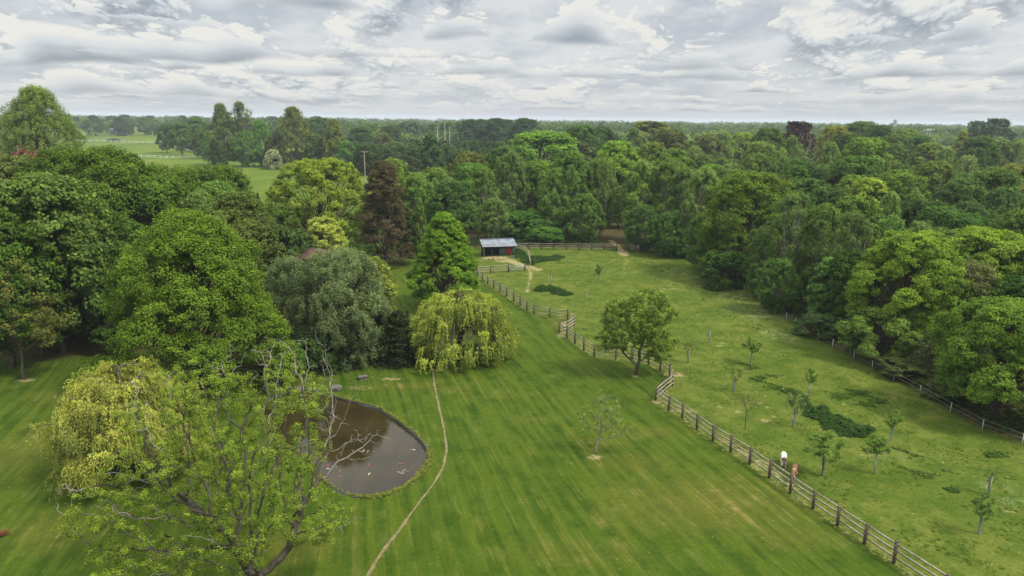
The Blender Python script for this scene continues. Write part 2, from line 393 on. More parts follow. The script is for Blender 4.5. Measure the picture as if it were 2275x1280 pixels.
def conifer(seed, H, R, hb=.4, nw=26, nb=11, nv=110, size=.13, wid=.06, prof=None, upturn=-.25, trunk_r=.2, tipb=0, rag=.25, barkmat=None):
    rng = np.random.default_rng(seed); P_ = []; A = []; T = []; CR = []; polys = [limb(rng, [0, 0, -.2], [0, 0, H*.98], trunk_r, .03, 0, 8)]
    for w in range(nw):
        t = (w+.5)/nw; z = hb+(H-hb)*t
        r = R*(prof(t) if prof else (1-t)**.8+.04)
        for k in range(nb):
            a = rng.uniform(0, 6.283); L = r*rng.uniform(1-rag, 1+rag*.4); z0 = z+rng.normal()*.15*H/nw
            d = np.array([math.cos(a), math.sin(a), upturn+rng.normal()*.12]); b = np.array([0, 0, z0])+d*L
            if k % 3 == 0: polys.append(([[0, 0, z0], list(b)], [.05*L/R+.01, .01]))
            s = rng.uniform(.08, 1, nv)**.7; side = np.array([-d[1], d[0], 0]); wd = (.12+.30*L*(1-s*.55))*rng.uniform(-1, 1, nv)
            pp = np.array([0, 0, z0])+d*L*s[:, None]+side*wd[:, None]; pp[:, 2] += -.18*np.abs(wd)+rng.normal(size=nv)*.09+.25*L*(s**2)*.3
            P_.append(pp); A.append(d*.6+side*np.sign(wd)[:, None]+rng.normal(size=(nv, 3))*.3); T.append(tipb+.5*s**2+rng.uniform(-.2, .2, nv)); CR.append(np.full(nv, rng.uniform()))
    p = np.concatenate(P_); a = np.concatenate(A); keep = p[:, 2] > .05
    V = cards(p[keep], (np.array([0, 0, 1.0])+rng.normal(size=p.shape)*.45)[keep], size, wid, rng, a[keep])
    TV, TQ = tubes(polys, 6)
    return mesh_np('trunk', TV, TQ, mat=barkmat or BARK, smooth=True), leafmesh('crown', V, np.concatenate(T)[keep], rng, np.concatenate(CR)[keep])
def colonize(rng, att, root, direction, D=.4, di=3.0, dk=.8, trunk=6, maxn=4000, wob=.25):
    """space colonisation: returns nodes, parents"""
    N_ = [np.array(root, float)]; par = [-1]; d = nrm(np.asarray(direction, float))
    for _ in range(trunk):
        N_.append(N_[-1]+nrm(d+rng.normal(size=3)*.12)*D); par.append(len(N_)-2)
    nodes = np.array(N_); att = np.asarray(att, float)
    dd = np.linalg.norm(att[:, None]-nodes[None], axis=2); near = dd.argmin(1); nd = dd.min(1)
    for it in range(300):
        act = nd < (di if it > 25 else 1e9)
        if not act.any(): break
        v = nrm(att[act]-nodes[near[act]]); src = near[act]
        u = np.unique(src); acc = np.zeros((len(nodes), 3)); np.add.at(acc, src, v)
        new = nodes[u]+nrm(nrm(acc[u])+rng.normal(size=(len(u), 3))*wob)*D
        base = len(nodes); nodes = np.concatenate([nodes, new]); par += [int(q) for q in u]
        dn = np.linalg.norm(att[:, None]-new[None], axis=2); mi = dn.argmin(1); mv = dn.min(1)
        b = mv < nd; near = np.where(b, base+mi, near); nd = np.where(b, mv, nd)
        k = nd > dk; att = att[k]; near = near[k]; nd = nd[k]
        if not len(att) or len(nodes) > maxn: break
    return nodes, np.array(par)
def radii(par, tip=.012, e=2.3, cap=.4):
    n = len(par); a = np.zeros(n); kids = np.zeros(n, int)
    for i in range(n-1, 0, -1):
        if kids[i] == 0: a[i] = tip**e
        a[par[i]] += a[i]; kids[par[i]] += 1
    return np.minimum(a**(1/e), cap), kids
def chains(nodes, par, r, kids, sel=None):
    """polylines from the tree so that each branch is one smooth tube"""
    n = len(par); ch = [[] for _ in range(n)]
    for i in range(1, n): ch[par[i]].append(i)
    out = []; stack = [(0, None)]
    while stack:
        i, frm = stack.pop(); line = [] if frm is None else [frm]; ids = [i]; line.append(i)
        while ch[i]:
            c = sorted(ch[i], key=lambda q: -r[q])
            for o in c[1:]: stack.append((o, i))
            i = c[0]; line.append(i); ids.append(i)
        if len(line) > 1 and (sel is None or sel(line)):
            rr = r[line].copy(); 
            if frm is not None: rr[0] = min(rr[0], rr[1]*1.3)
            out.append((nodes[line], rr))
    return out
def leaf_clumps(rng, c, rc, nv, size, aspect=.75, flat=.7, tipb=.15, zmin=.1):
    n = len(c); g = nrm(rng.normal(size=(n, nv, 3))); rr = rc*rng.uniform(.6, 1.3, (n, 1, 1))
    off = g*rng.uniform(0, 1, (n, nv, 1))**.5*rr*np.array([1, 1, flat]); p = (c[:, None]+off).reshape(-1, 3)
    nn = (np.array([0, 0, .8])+g*.6+rng.normal(size=g.shape)*.5).reshape(-1, 3)
    cr = np.broadcast_to(rng.uniform(0, 1, (n, 1)), (n, nv)).reshape(-1)
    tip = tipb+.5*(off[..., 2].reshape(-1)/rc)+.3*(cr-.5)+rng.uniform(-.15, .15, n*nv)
    k = p[:, 2] > zmin
    return cards(p[k], nn[k], size, size*aspect, rng), tip[k], cr[k]
# ---------------------------------------------------------------- placing
def place_tree(name, pair, loc, rz=0, sx=1.0, sz=1.0, col=(.045, .09, .02), label=None, cat='tree', group=None, extra=()):
    root = empty(name, loc, rz); root.scale = (sx, sx, sz)
    tag(root, label, cat, group)
    t = link('trunk', pair[0], root); c = link('crown', pair[1], root); c.color = (*col, 1)
    return root
# ================================================================ layout read off the ground
def G(pts): return np.array([P(u, v)[:2] for u, v in pts])
MAIN_FENCE = [(1060, 614), (1096, 641), (1141, 670), (1186, 700), (1221, 706), (1261, 711), (1276, 724), (1260, 735), (1242, 740), (1259, 752), (1277, 764), (1297, 779),
              (1320, 793), (1368, 799), (1404, 803), (1440, 812), (1466, 824), (1487, 840), (1494, 858), (1475, 873), (1456, 890), (1485, 912), (1515, 930), (1583, 980), (1665, 1032), (1755, 1096), (1860, 1168), (1985, 1252), (2100, 1328)]
MF = G(MAIN_FENCE)
WOODLINE = [(1560, 601), (1610, 622), (1653, 645), (1703, 681), (1767, 725), (1849, 773), (1937, 822), (2043, 878), (2182, 955), (2270, 988), (2420, 1060)]
WL = G(WOODLINE)
YARD = G([(1050, 609), (1090, 608), (1167, 600), (1178, 591), (1174, 570), (1146, 556)])
PADDOCK = np.concatenate([G([(1060, 606)]), MF[1:], G([(2300, 1420), (2600, 1180)]), WL[::-1], G([(1500, 566), (1465, 559), (1421, 557), (1370, 556), (1146, 555), (1050, 557)])])
POND = G([(690, 876), (740, 880), (790, 893), (835, 905), (870, 925), (905, 950), (935, 978), (950, 1005), (948, 1028), (925, 1057), (895, 1081), (860, 1096), (820, 1103),
          (780, 1099), (745, 1083), (715, 1060), (690, 1032), (664, 1004), (630, 985), (600, 955), (585, 915), (600, 885), (640, 872)])
def smooth_closed(p, k=6):
    n = len(p); out = []
    for i in range(n):
        a, b, c, d = p[i-1], p[i], p[(i+1) % n], p[(i+2) % n]
        for j in range(k):
            t = j/k; out.append(.5*((2*b)+(-a+c)*t+(2*a-5*b+4*c-d)*t*t+(-a+3*b-3*c+d)*t**3))
    return np.array(out)
PONDS = smooth_closed(POND)
def seg_dist(X, Y, pts, closed=True):
    """unsigned distance to polyline, index-free"""
    q = np.stack([X, Y], -1); D = np.full(X.shape, 1e9); n = len(pts)
    for i in range(n if closed else n-1):
        a = pts[i]; b = pts[(i+1) % n]; e = b-a; t = np.clip(((q-a)@e)/max(e@e, 1e-9), 0, 1)
        D = np.minimum(D, np.linalg.norm(q-a-t[..., None]*e, axis=-1))
    return D
def inside(X, Y, pts):
    r = np.zeros(X.shape, bool); n = len(pts)
    for i in range(n):
        x1, y1 = pts[i]; x2, y2 = pts[(i+1) % n]
        c = ((y1 > Y) != (y2 > Y)) & (X < (x2-x1)*(Y-y1)/(y2-y1+1e-12)+x1); r ^= c
    return r
def sdist(X, Y, pts):
    d = seg_dist(X, Y, pts); return np.where(inside(X, Y, pts), d, -d)
def sm(x, a, b):
    t = np.clip((x-a)/(b-a), 0, 1); return t*t*(3-2*t)
# ---------------------------------------------------------------- ground: one sheet to the horizon
def axis_pts(lo, hi, step, far, grow=1.16):
    c = list(np.arange(lo, hi+step/2, step)); a = step; v = lo; L_ = []
    while v > -far: a *= grow; v -= a; L_.append(v)
    a = step; v = hi; R_ = []
    while v < far: a *= grow; v += a; R_.append(v)
    return np.array(L_[::-1]+c+R_)
gx = axis_pts(-42, 66, .36, 6000); gy = axis_pts(24, 135, .36, 6000)
X, Y = np.meshgrid(gx, gy); Z = gz(X, Y)
inner = (X > -45) & (X < 70) & (Y > 20) & (Y < 140)
Z = np.where(np.hypot(X, Y) > 900, 0, Z)
pd = np.full(X.shape, -99.); pd[inner] = sdist(X[inner], Y[inner], PONDS)
Z = Z - sm(pd, -.05, .35)*.75
pk = np.full(X.shape, -99.); pk[inner] = sdist(X[inner], Y[inner], PADDOCK)
a_pad = sm(pk, -.25, .25)
# woodland floor: right of the white posts, and behind the back fence
wood_poly = np.concatenate([WL[::-1], G([(1500, 563), (1465, 556)]), G([(1370, 552), (1146, 551), (1000, 551)]), np.array([[-14, 150], [-10, 200], [45, 240], [140, 250], [260, 200], [200, 30]])])
big = (np.abs(X) < 400) & (Y < 400) & (Y > -20)
wk = np.full(X.shape, -99.); wk[big] = sdist(X[big], Y[big], wood_poly)
a_lit = sm(wk, -.3, .9)
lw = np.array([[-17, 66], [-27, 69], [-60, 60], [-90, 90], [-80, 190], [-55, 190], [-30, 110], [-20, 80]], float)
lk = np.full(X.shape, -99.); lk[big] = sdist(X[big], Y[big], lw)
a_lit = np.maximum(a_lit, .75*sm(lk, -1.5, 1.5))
# bare, trodden places
dirt = np.zeros(X.shape); rngg = np.random.default_rng(5)
def blob(u, v, ru, rv, s=1.0, soft=.5):
    global dirt
    c = P(u, v)[:2]; e1 = P(u+ru, v)[:2]; e2 = P(u, v+rv)[:2]
    rx = max(abs(e1[0]-c[0]), .1); ry = max(abs(e2[1]-c[1]), .1)
    d = np.hypot((X-c[0])/rx, (Y-c[1])/ry); dirt = np.maximum(dirt, s*(1-sm(d, soft, 1.35)))
def path_dirt(pts, w, s=1.0):
    global dirt
    g = G(pts); d = np.full(X.shape, 99.); k = inner; d[k] = seg_dist(X[k], Y[k], g, False); dirt = np.maximum(dirt, s*(1-sm(d, w*.4, w)))
blob(1100, 573, 36, 4.5, .8); blob(1122, 580, 26, 5, .6); path_dirt([(1130, 578), (1150, 586), (1175, 594), (1195, 599)], 1.3, .8)
path_dirt([(1176, 600), (1180, 615), (1174, 630), (1171, 650)], .45, .6); path_dirt([(1190, 602), (1230, 618)], .6, .4)
blob(1384, 562, 14, 8, .9); path_dirt([(1357, 535), (1374, 548), (1384, 562)], .9, .8); path_dirt([(1384, 562), (1372, 575), (1350, 585)], .5, .4); path_dirt([(1384, 562), (1392, 580), (1385, 600)], .6, .4); path_dirt([(1388, 560), (1420, 580)], .5, .35)
blob(1430, 545, 40, 7, .75)
blob(1500, 832, 22, 6, .85); blob(1505, 912, 45, 5, .55); blob(1460, 893, 12, 6, .8); blob(1262, 722, 26, 6, .55); blob(1246, 745, 10, 8, .6)
for q in range(len(MF)-1):      # worn line under the rails
    pass
fd = np.full(X.shape, 99.); fd[inner] = seg_dist(X[inner], Y[inner], MF, False); dirt = np.maximum(dirt, .42*(1-sm(fd, .15, .7)))
fd2 = np.full(X.shape, 99.); fd2[inner] = seg_dist(X[inner], Y[inner], MF[-9:]+np.array([.9, .3]), False); dirt = np.maximum(dirt, .5*(1-sm(np.abs(fd2), .2, .8))*sm(Y, 38, 42)*(1-sm(Y, 47, 51)))
for u, v, ru in [(1606, 762, 9), (1598, 768, 10), (1624, 777, 7), (1648, 780, 6), (1540, 748, 5), (1705, 905, 12), (1690, 895, 9), (1720, 925, 10), (1680, 870, 8), (1875, 898, 9), (1870, 912, 8), (1855, 905, 6), (1765, 752, 6), (1730, 780, 8),
                 (1550, 700, 6), (2240, 1135, 16), (2100, 1030, 10), (1700, 880, 7), (1560, 735, 5), (1740, 865, 8), (1648, 742, 5), (1910, 1010, 9), (1600, 905, 10), (1640, 915, 14), (1700, 935, 16)]:
    blob(u, v, ru*1.15, ru*.42, .72, .1)
path_dirt([(812, 1290), (858, 1215), (906, 1152), (952, 1090), (980, 1046), (992, 1004), (987, 952), (975, 905), (966, 858), (963, 824)], .42, .26); blob(1323, 1016, 26, 9, .75, .2); blob(58, 845, 28, 8, .7, .2); blob(870, 842, 40, 5, .6, .3); blob(975, 822, 22, 4, .8, .3); blob(800, 862, 50, 9, .45, .3); blob(1411, 836, 10, 4, .7, .3)
pe = sm(pd, -.7, -.25)*(1-sm(pd, -.15, 0)); dirt = np.maximum(dirt, .45*pe)
# dry, yellowed patches of the lawn
dry = np.zeros(X.shape)
keep = dirt; dirt = np.zeros(X.shape)
for u, v, ru, rv, s in [(1150, 880, 120, 12, .25), (1560, 1120, 260, 80, .75), (1420, 1030, 120, 30, .5), (1750, 1190, 120, 40, .6), (1250, 720, 60, 20, .3), (860, 640, 40, 14, .8), (850, 670, 30, 20, .6), (885, 600, 30, 8, .45), (650, 1215, 130, 45, .55), (60, 1000, 110, 90, .55), (170, 880, 110, 30, .5), (1100, 760, 30, 60, .2), (1450, 960, 90, 20, .4),
                        (1000, 865, 60, 10, .5), (900, 860, 90, 14, .5), (1280, 1230, 200, 40, .35), (120, 1180, 130, 60, .55), (1180, 930, 60, 14, .35), (1330, 985, 70, 20, .45)]:
    blob(u, v, ru, rv, s, .1)
dry = dirt; dirt = keep
# white clover / daisies in drifts
fl = np.zeros(X.shape); keep = dirt; dirt = fl
for u, v, ru, rv, s in [(1600, 640, 70, 22, .7), (1680, 690, 70, 28, 1), (1740, 745, 60, 20, .9), (1530, 610, 60, 14, .6), (1480, 640, 40, 10, .4), (1640, 660, 60, 14, 1), (2240, 1100, 50, 60, .5), (1950, 1010, 60, 20, .4)]:
    blob(u, v, ru, rv, s, .1)
fl = dirt; dirt = keep
# field beyond the garden
a_field = sm(Y, 175, 215)*(1-a_lit)
# mowing coordinate
bend = .33-.14*np.clip((6-X)/16, 0, 1)*np.clip((75-Y)/35, 0, 1)
s_ = X+bend*(Y-40)+.35*np.sin(Y*.05)
t_ = Y-.3*X
ny, nx = X.shape
idx = np.arange(ny*nx).reshape(ny, nx); Q = np.stack([idx[:-1, :-1], idx[:-1, 1:], idx[1:, 1:], idx[1:, :-1]], -1).reshape(-1, 4)
gme = mesh_np('ground', np.stack([X, Y, Z], -1).reshape(-1, 3), Q, smooth=True)
for nm, a in (('paddock', a_pad), ('litter', a_lit), ('dirt', dirt), ('dry', dry), ('flower', fl), ('field', a_field), ('mows', s_), ('mowt', t_)):
    at = gme.attributes.new(nm, 'FLOAT', 'POINT'); at.data.foreach_set('value', a.astype(np.float32).ravel())
m, t, b = principled('ground_cover', (.06, .12, .02), .9, .04)
pos = t.node('ShaderNodeNewGeometry').outputs['Position']
A = {k: t.attr(k).outputs['Fac'] for k in ('paddock', 'litter', 'dirt', 'dry', 'flower', 'field', 'mows', 'mowt')}
n_big = t.noise(pos, .11, 3, .55); n_mid = t.noise(pos, .55, 5, .6); n_fine = t.noise(pos, 3.2, 6, .68); n_blade = t.noise(pos, 14, 4, .7)
# mown lawn
mv = t.comb(A['mows'], t.math('MULTIPLY', A['mowt'], .06), 0.0)
streak = t.noise(mv, 1.5, 5, .62); streak2 = t.noise(t.comb(A['mows'], t.math('MULTIPLY', A['mowt'], .02), 5.0), 3.6, 3, .6)
stripe = t.math('ADD', t.math('MULTIPLY', t.math('SINE', t.math('MULTIPLY', A['mows'], 5.2)), .5), .5)
lawn = t.mix(t.ramp(t.math('ADD', t.math('MULTIPLY', streak, .6), t.math('MULTIPLY', n_mid, .4)), .38, .62), (.026, .056, .006), (.078, .106, .012))
lawn = t.mix(t.math('MULTIPLY', stripe, t.math('MULTIPLY', n_big, .32)), lawn, (.088, .116, .016))
lawn = t.mix(t.math('MULTIPLY', t.ramp(n_mid, .40, .66), .65), lawn, (.036, .074, .008))
dryf = t.math('ADD', t.ramp(t.math('ADD', t.math('MULTIPLY', streak2, .6), t.math('MULTIPLY', n_mid, .5)), .55, .76), 0.0)
dd = t.math('MULTIPLY', dryf, t.math('ADD', t.math('MULTIPLY', A['dry'], 1.0), .30), clamp=True)
lawn = t.mix(dd, lawn, (.205, .165, .062))
lawn = t.mix(t.math('MULTIPLY', A['dry'], .42), lawn, (.145, .115, .034))
# paddock grass
padc = t.mix(t.ramp(n_mid, .34, .66), (.058, .090, .013), (.112, .132, .028))
padc = t.mix(t.math('MULTIPLY', t.ramp(n_big, .45, .62), .5), padc, (.050, .086, .011))
padc = t.mix(t.math('MULTIPLY', t.ramp(n_fine, .56, .72), .45), padc, (.170, .165, .066))
padc = t.mix(t.math('MULTIPLY', t.ramp(n_fine, .46, .34), .45), padc, (.028, .072, .014))
col = t.mix(A['paddock'], lawn, padc)
# meadow far off
fld = t.mix(t.ramp(t.noise(t.vmath('MULTIPLY', pos, (1, .35, 1)), .035, 5, .6), .38, .62), (.066, .112, .014), (.110, .145, .024))
fld = t.mix(t.math('MULTIPLY', t.ramp(t.noise(pos, .25, 5, .7), .58, .70), .5), fld, (.04, .09, .02))
col = t.mix(A['field'], col, fld)
# woodland floor with old leaves
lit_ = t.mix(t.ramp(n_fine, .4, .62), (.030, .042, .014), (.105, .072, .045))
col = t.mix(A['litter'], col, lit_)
# bare soil
dn = t.math('ADD', A['dirt'], t.math('ADD', t.math('MULTIPLY', t.math('SUBTRACT', n_fine, .5), 1.5), t.math('MULTIPLY', t.math('SUBTRACT', n_blade, .5), .9))); dn = t.math('MULTIPLY', t.ramp(dn, .34, .78), t.ramp(A['dirt'], .08, .3))
col = t.mix(t.math('MULTIPLY', dn, .85), col, t.mix(t.ramp(n_blade, .35, .65), (.22, .17, .10), (.36, .29, .19)))
# daisies
vo = t.node('ShaderNodeTexVoronoi'); t.l.new(pos, vo.inputs['Vector']); vo.inputs['Scale'].default_value = 3.6
dot = t.ramp(vo.outputs['Distance'], .17, .10)
drift = t.ramp(t.noise(pos, .8, 3, .6), .54, .66)
lawn_fl = t.math('MULTIPLY', t.math('MULTIPLY', drift, .28), t.math('SUBTRACT', 1.0, t.math('MAXIMUM', A['litter'], A['field']), clamp=True))
fcl = t.math('MULTIPLY', A['flower'], t.ramp(t.noise(t.vmath('MULTIPLY', pos, (1, .6, 1)), 1.4, 6, .7), .46, .60))
fm = t.math('MULTIPLY', dot, t.math('ADD', lawn_fl, t.math('MULTIPLY', fcl, 1.0), clamp=True), clamp=True)
fm = t.math('MAXIMUM', fm, t.math('MULTIPLY', t.math('MULTIPLY', fcl, .75), t.ramp(n_blade, .50, .60)))
col = t.mix(fm, col, (.52, .54, .44))
k = t.math('ADD', t.math('MULTIPLY', n_blade, 1.2), .56)
k = t.math('MULTIPLY', k, t.math('ADD', t.math('MULTIPLY', n_fine, .7), .65))
t.l.new(t.vmath('MULTIPLY', t.vmath('SCALE', col, scale=k), (.84, .85, .66)), b.inputs['Base Color'])
bp = t.node('ShaderNodeBump'); bp.inputs['Strength'].default_value = .8; bp.inputs['Distance'].default_value = .10
t.l.new(t.math('ADD', n_fine, t.math('MULTIPLY', n_blade, .5)), bp.inputs['Height']); t.l.new(bp.outputs[0], b.inputs['Normal'])
gme.materials.append(m)
ground = link('ground', gme); tag(ground, kind='structure')
# ---------------------------------------------------------------- footpath: narrow worn strip across the lawn
pp = [(812, 1290), (832, 1251), (858, 1215), (882, 1184), (906, 1152), (930, 1118), (952, 1090), (968, 1068), (980, 1046), (988, 1024), (992, 1004), (991, 982), (987, 952), (981, 930), (975, 905), (970, 880), (966, 858), (963, 836), (963, 824)]
g = G(pp); cs = np.concatenate([[0], np.cumsum(np.linalg.norm(np.diff(g, axis=0), axis=1))]); ss = np.arange(0, cs[-1], .12)
px = np.interp(ss, cs, g[:, 0]); py = np.interp(ss, cs, g[:, 1])
ker = np.ones(9)/9; px[4:-4] = np.convolve(px, ker, 'valid'); py[4:-4] = np.convolve(py, ker, 'valid')
tx = np.gradient(px); ty = np.gradient(py); L_ = np.hypot(tx, ty); nx_ = -ty/L_; ny_ = tx/L_
rp = np.random.default_rng(3); wl = .075+.02*np.sin(ss*1.7)+.02*np.sin(ss*.6)+rp.normal(size=len(ss))*.014; wr = .075+.02*np.sin(ss*2.3+1)+.02*np.sin(ss*.45)+rp.normal(size=len(ss))*.014
def zs(x, y): return gz(x, y)
VL = np.stack([px-nx_*wl, py-ny_*wl, zs(px, py)+.012], 1); VR = np.stack([px+nx_*wr, py+ny_*wr, zs(px, py)+.012], 1); VM = np.stack([px, py, zs(px, py)+.02], 1)
n = len(px); V = np.concatenate([VL, VM, VR]); i = np.arange(n-1)
Q = np.concatenate([np.stack([i, i+1, n+i+1, n+i], 1)[:, ::-1], np.stack([n+i, n+i+1, 2*n+i+1, 2*n+i], 1)[:, ::-1]])
SOIL = mottled('trodden_soil', (.225, .165, .090), (.100, .095, .036), 3, .95, .5)
fp = link('footpath', mesh_np('footpath', V, Q, mat=SOIL)); tag(fp, kind='structure')
# ---------------------------------------------------------------- pond
n = len(PONDS); cpt = PONDS.mean(0)
V = [[*cpt, -.16]]
for f in (.35, .7, 1.0):
    for q in PONDS: V.append([*(cpt+(q-cpt)*(f if f < 1 else 1.01)), -.16])
T = [(0, 1+i, 1+(i+1) % n) for i in range(n)]; Q = []
for k_ in range(2):
    for i in range(n):
        a = 1+k_*n+i; a2 = 1+k_*n+(i+1) % n; Q.append((a, a+n, a2+n, a2))
m, t, b = principled('pond_water', (.020, .015, .006), .04, .5); b.inputs['IOR'].default_value = 1.33
oc = t.node('ShaderNodeTexCoord').outputs['Object']
t.l.new(t.mix(t.ramp(t.noise(oc, .35, 3, .5), .35, .65), (.022, .017, .006), (.034, .025, .009)), b.inputs['Base Color'])
bp = t.node('ShaderNodeBump'); bp.inputs['Strength'].default_value = .05; bp.inputs['Distance'].default_value = .02
t.l.new(t.noise(t.vmath('MULTIPLY', oc, (1, 2.2, 1)), 2.4, 4, .6), bp.inputs['Height']); t.l.new(bp.outputs[0], b.inputs['Normal'])
water = link('water', mesh_np('water', V, np.array(Q), np.array(T), mat=m)); tag(water, kind='structure')
# liner lip round the water
tg = np.roll(PONDS, -1, 0)-np.roll(PONDS, 1, 0); tg = tg/np.linalg.norm(tg, axis=1, keepdims=True); no = np.stack([tg[:, 1], -tg[:, 0]], 1)
if (no[0]@(PONDS[0]-cpt)) < 0: no = -no
prof = [(-.10, -.22), (-.02, .02), (.06, .045), (.14, .03), (.20, -.03)]
V = []; Q = []
for (o_, z_) in prof:
    for q in range(n): V.append([*(PONDS[q]+no[q]*o_), z_])
for k_ in range(len(prof)-1):
    for i in range(n): Q.append((k_*n+i, k_*n+(i+1) % n, (k_+1)*n+(i+1) % n, (k_+1)*n+i))
LINER = mottled('pond_liner', (.025, .028, .03), (.065, .068, .06), 3, .55, .3, spec=.4)
lip = link('pond_liner', mesh_np('pond_liner', V, np.array(Q), mat=LINER, smooth=True)); tag(lip, 'dark rubber liner lip running round the edge of the brown garden pond', 'pond liner')
# creeping plants on the rim
rng = np.random.default_rng(11); k = rng.integers(0, n, 2600); u_ = rng.uniform(0, 1, (2600, 1)); base = PONDS[k]*(1-u_)+PONDS[(k+1) % n]*u_
dens_ = .5+.5*np.sin(k/n*40)+.4*np.sin(k/n*17+1); kk = rng.uniform(0, 1, 2600) < np.clip(dens_*.8+.22, .1, 1)
k = k[kk]; base = base[kk]; m_ = len(k)
c = np.concatenate([base+no[k]*rng.uniform(-.06, .30, (m_, 1))*(.5+dens_[kk][:, None]*.6), rng.uniform(.02, .12, (m_, 1))], 1)
V, tip, cr = leaf_clumps(rng, c, .11, 22, .035, .6, .6, .25, .0)
o = link('rim_foliage', leafmesh('rim_foliage', V, tip, rng, cr)); o.color = (.10, .115, .028, 1); tag(o, 'low yellow green creeping plants growing along the rim of the pond', 'ground cover', kind='stuff')
# stones on the far bank
STONE = mottled('field_stone', (.15, .135, .11), (.05, .046, .038), 2.2, .9, .7)
def rock(loc, sx, sy, sz, seed, rz=0, flat=False):
    r = np.random.default_rng(seed); import bmesh
    bm = bmesh.new(); bmesh.ops.create_icosphere(bm, subdivisions=2, radius=1)
    for v_ in bm.verts:
        c_ = np.array(v_.co); c_ = np.sign(c_)*np.abs(c_)**(.55 if flat else .8); c_ *= 1+.12*math.sin(c_[0]*3+seed)+.1*math.sin(c_[1]*4+c_[2]*3+seed*2)+r.normal()*.04
        v_.co = (c_[0]*sx, c_[1]*sy, c_[2]*sz)
    me = bpy.data.meshes.new('rock'); bm.to_mesh(me); bm.free(); me.materials.append(STONE)
    o_ = link('rock', me); o_.location = loc; o_.rotation_euler = (0, 0, rz); return o_
p_ = P(806, 842); o = rock((p_[0], p_[1], .12), .52, .36, .18, 1, .2, True); tag(o, 'flat pale grey stone slab lying on the grass right of the grey willow', 'stone', 'stones by the pond')
p_ = P(747, 866); o = rock((p_[0], p_[1], .08), .62, .42, .32, 2, -.2); tag(o, 'rounded grey boulder on the far bank of the pond', 'stone', 'stones by the pond')
rock_lab = ['dark stone at the left end of the row on the pond bank', 'broad dark stone second in the row on the pond bank', 'low dark stone in the middle of the row on the pond bank', 'upright dark stone next to the middle of the row on the pond bank', 'dark stone just left of the rounded boulder on the pond bank', 'small dark stone touching the water below the rounded boulder']
for q, (u, v) in enumerate([(622, 872), (642, 868), (662, 868), (682, 868), (703, 870), (724, 877)]):
    p_ = P(u, v); o = rock((p_[0], p_[1]+.15, .0), .42+.08*math.sin(q*2), .30, .24+.05*math.cos(q*3), 10+q, q*.9); tag(o, rock_lab[q], 'stone', 'stones by the pond')
p_ = P(820, 757)
# ================================================================ colours of foliage
OAK = (.058, .100, .014); DARK = (.036, .068, .013); LIME = (.115, .155, .022); YEL = (.150, .175, .030); BRIGHT = (.075, .130, .016); MID = (.062, .100, .020)
BIRCH = (.096, .146, .032); BIRCHD = (.070, .116, .026); GREY = (.085, .110, .055); WILLOW = (.185, .185, .042); PINE = (.062, .052, .030); POPLAR = (.120, .125, .042)
PURPLE = (.030, .013, .014); BLUISH = (.036, .062, .030); OLIVE = (.078, .088, .026); BROWNISH = (.105, .098, .045); FIR = (.020, .034, .014)
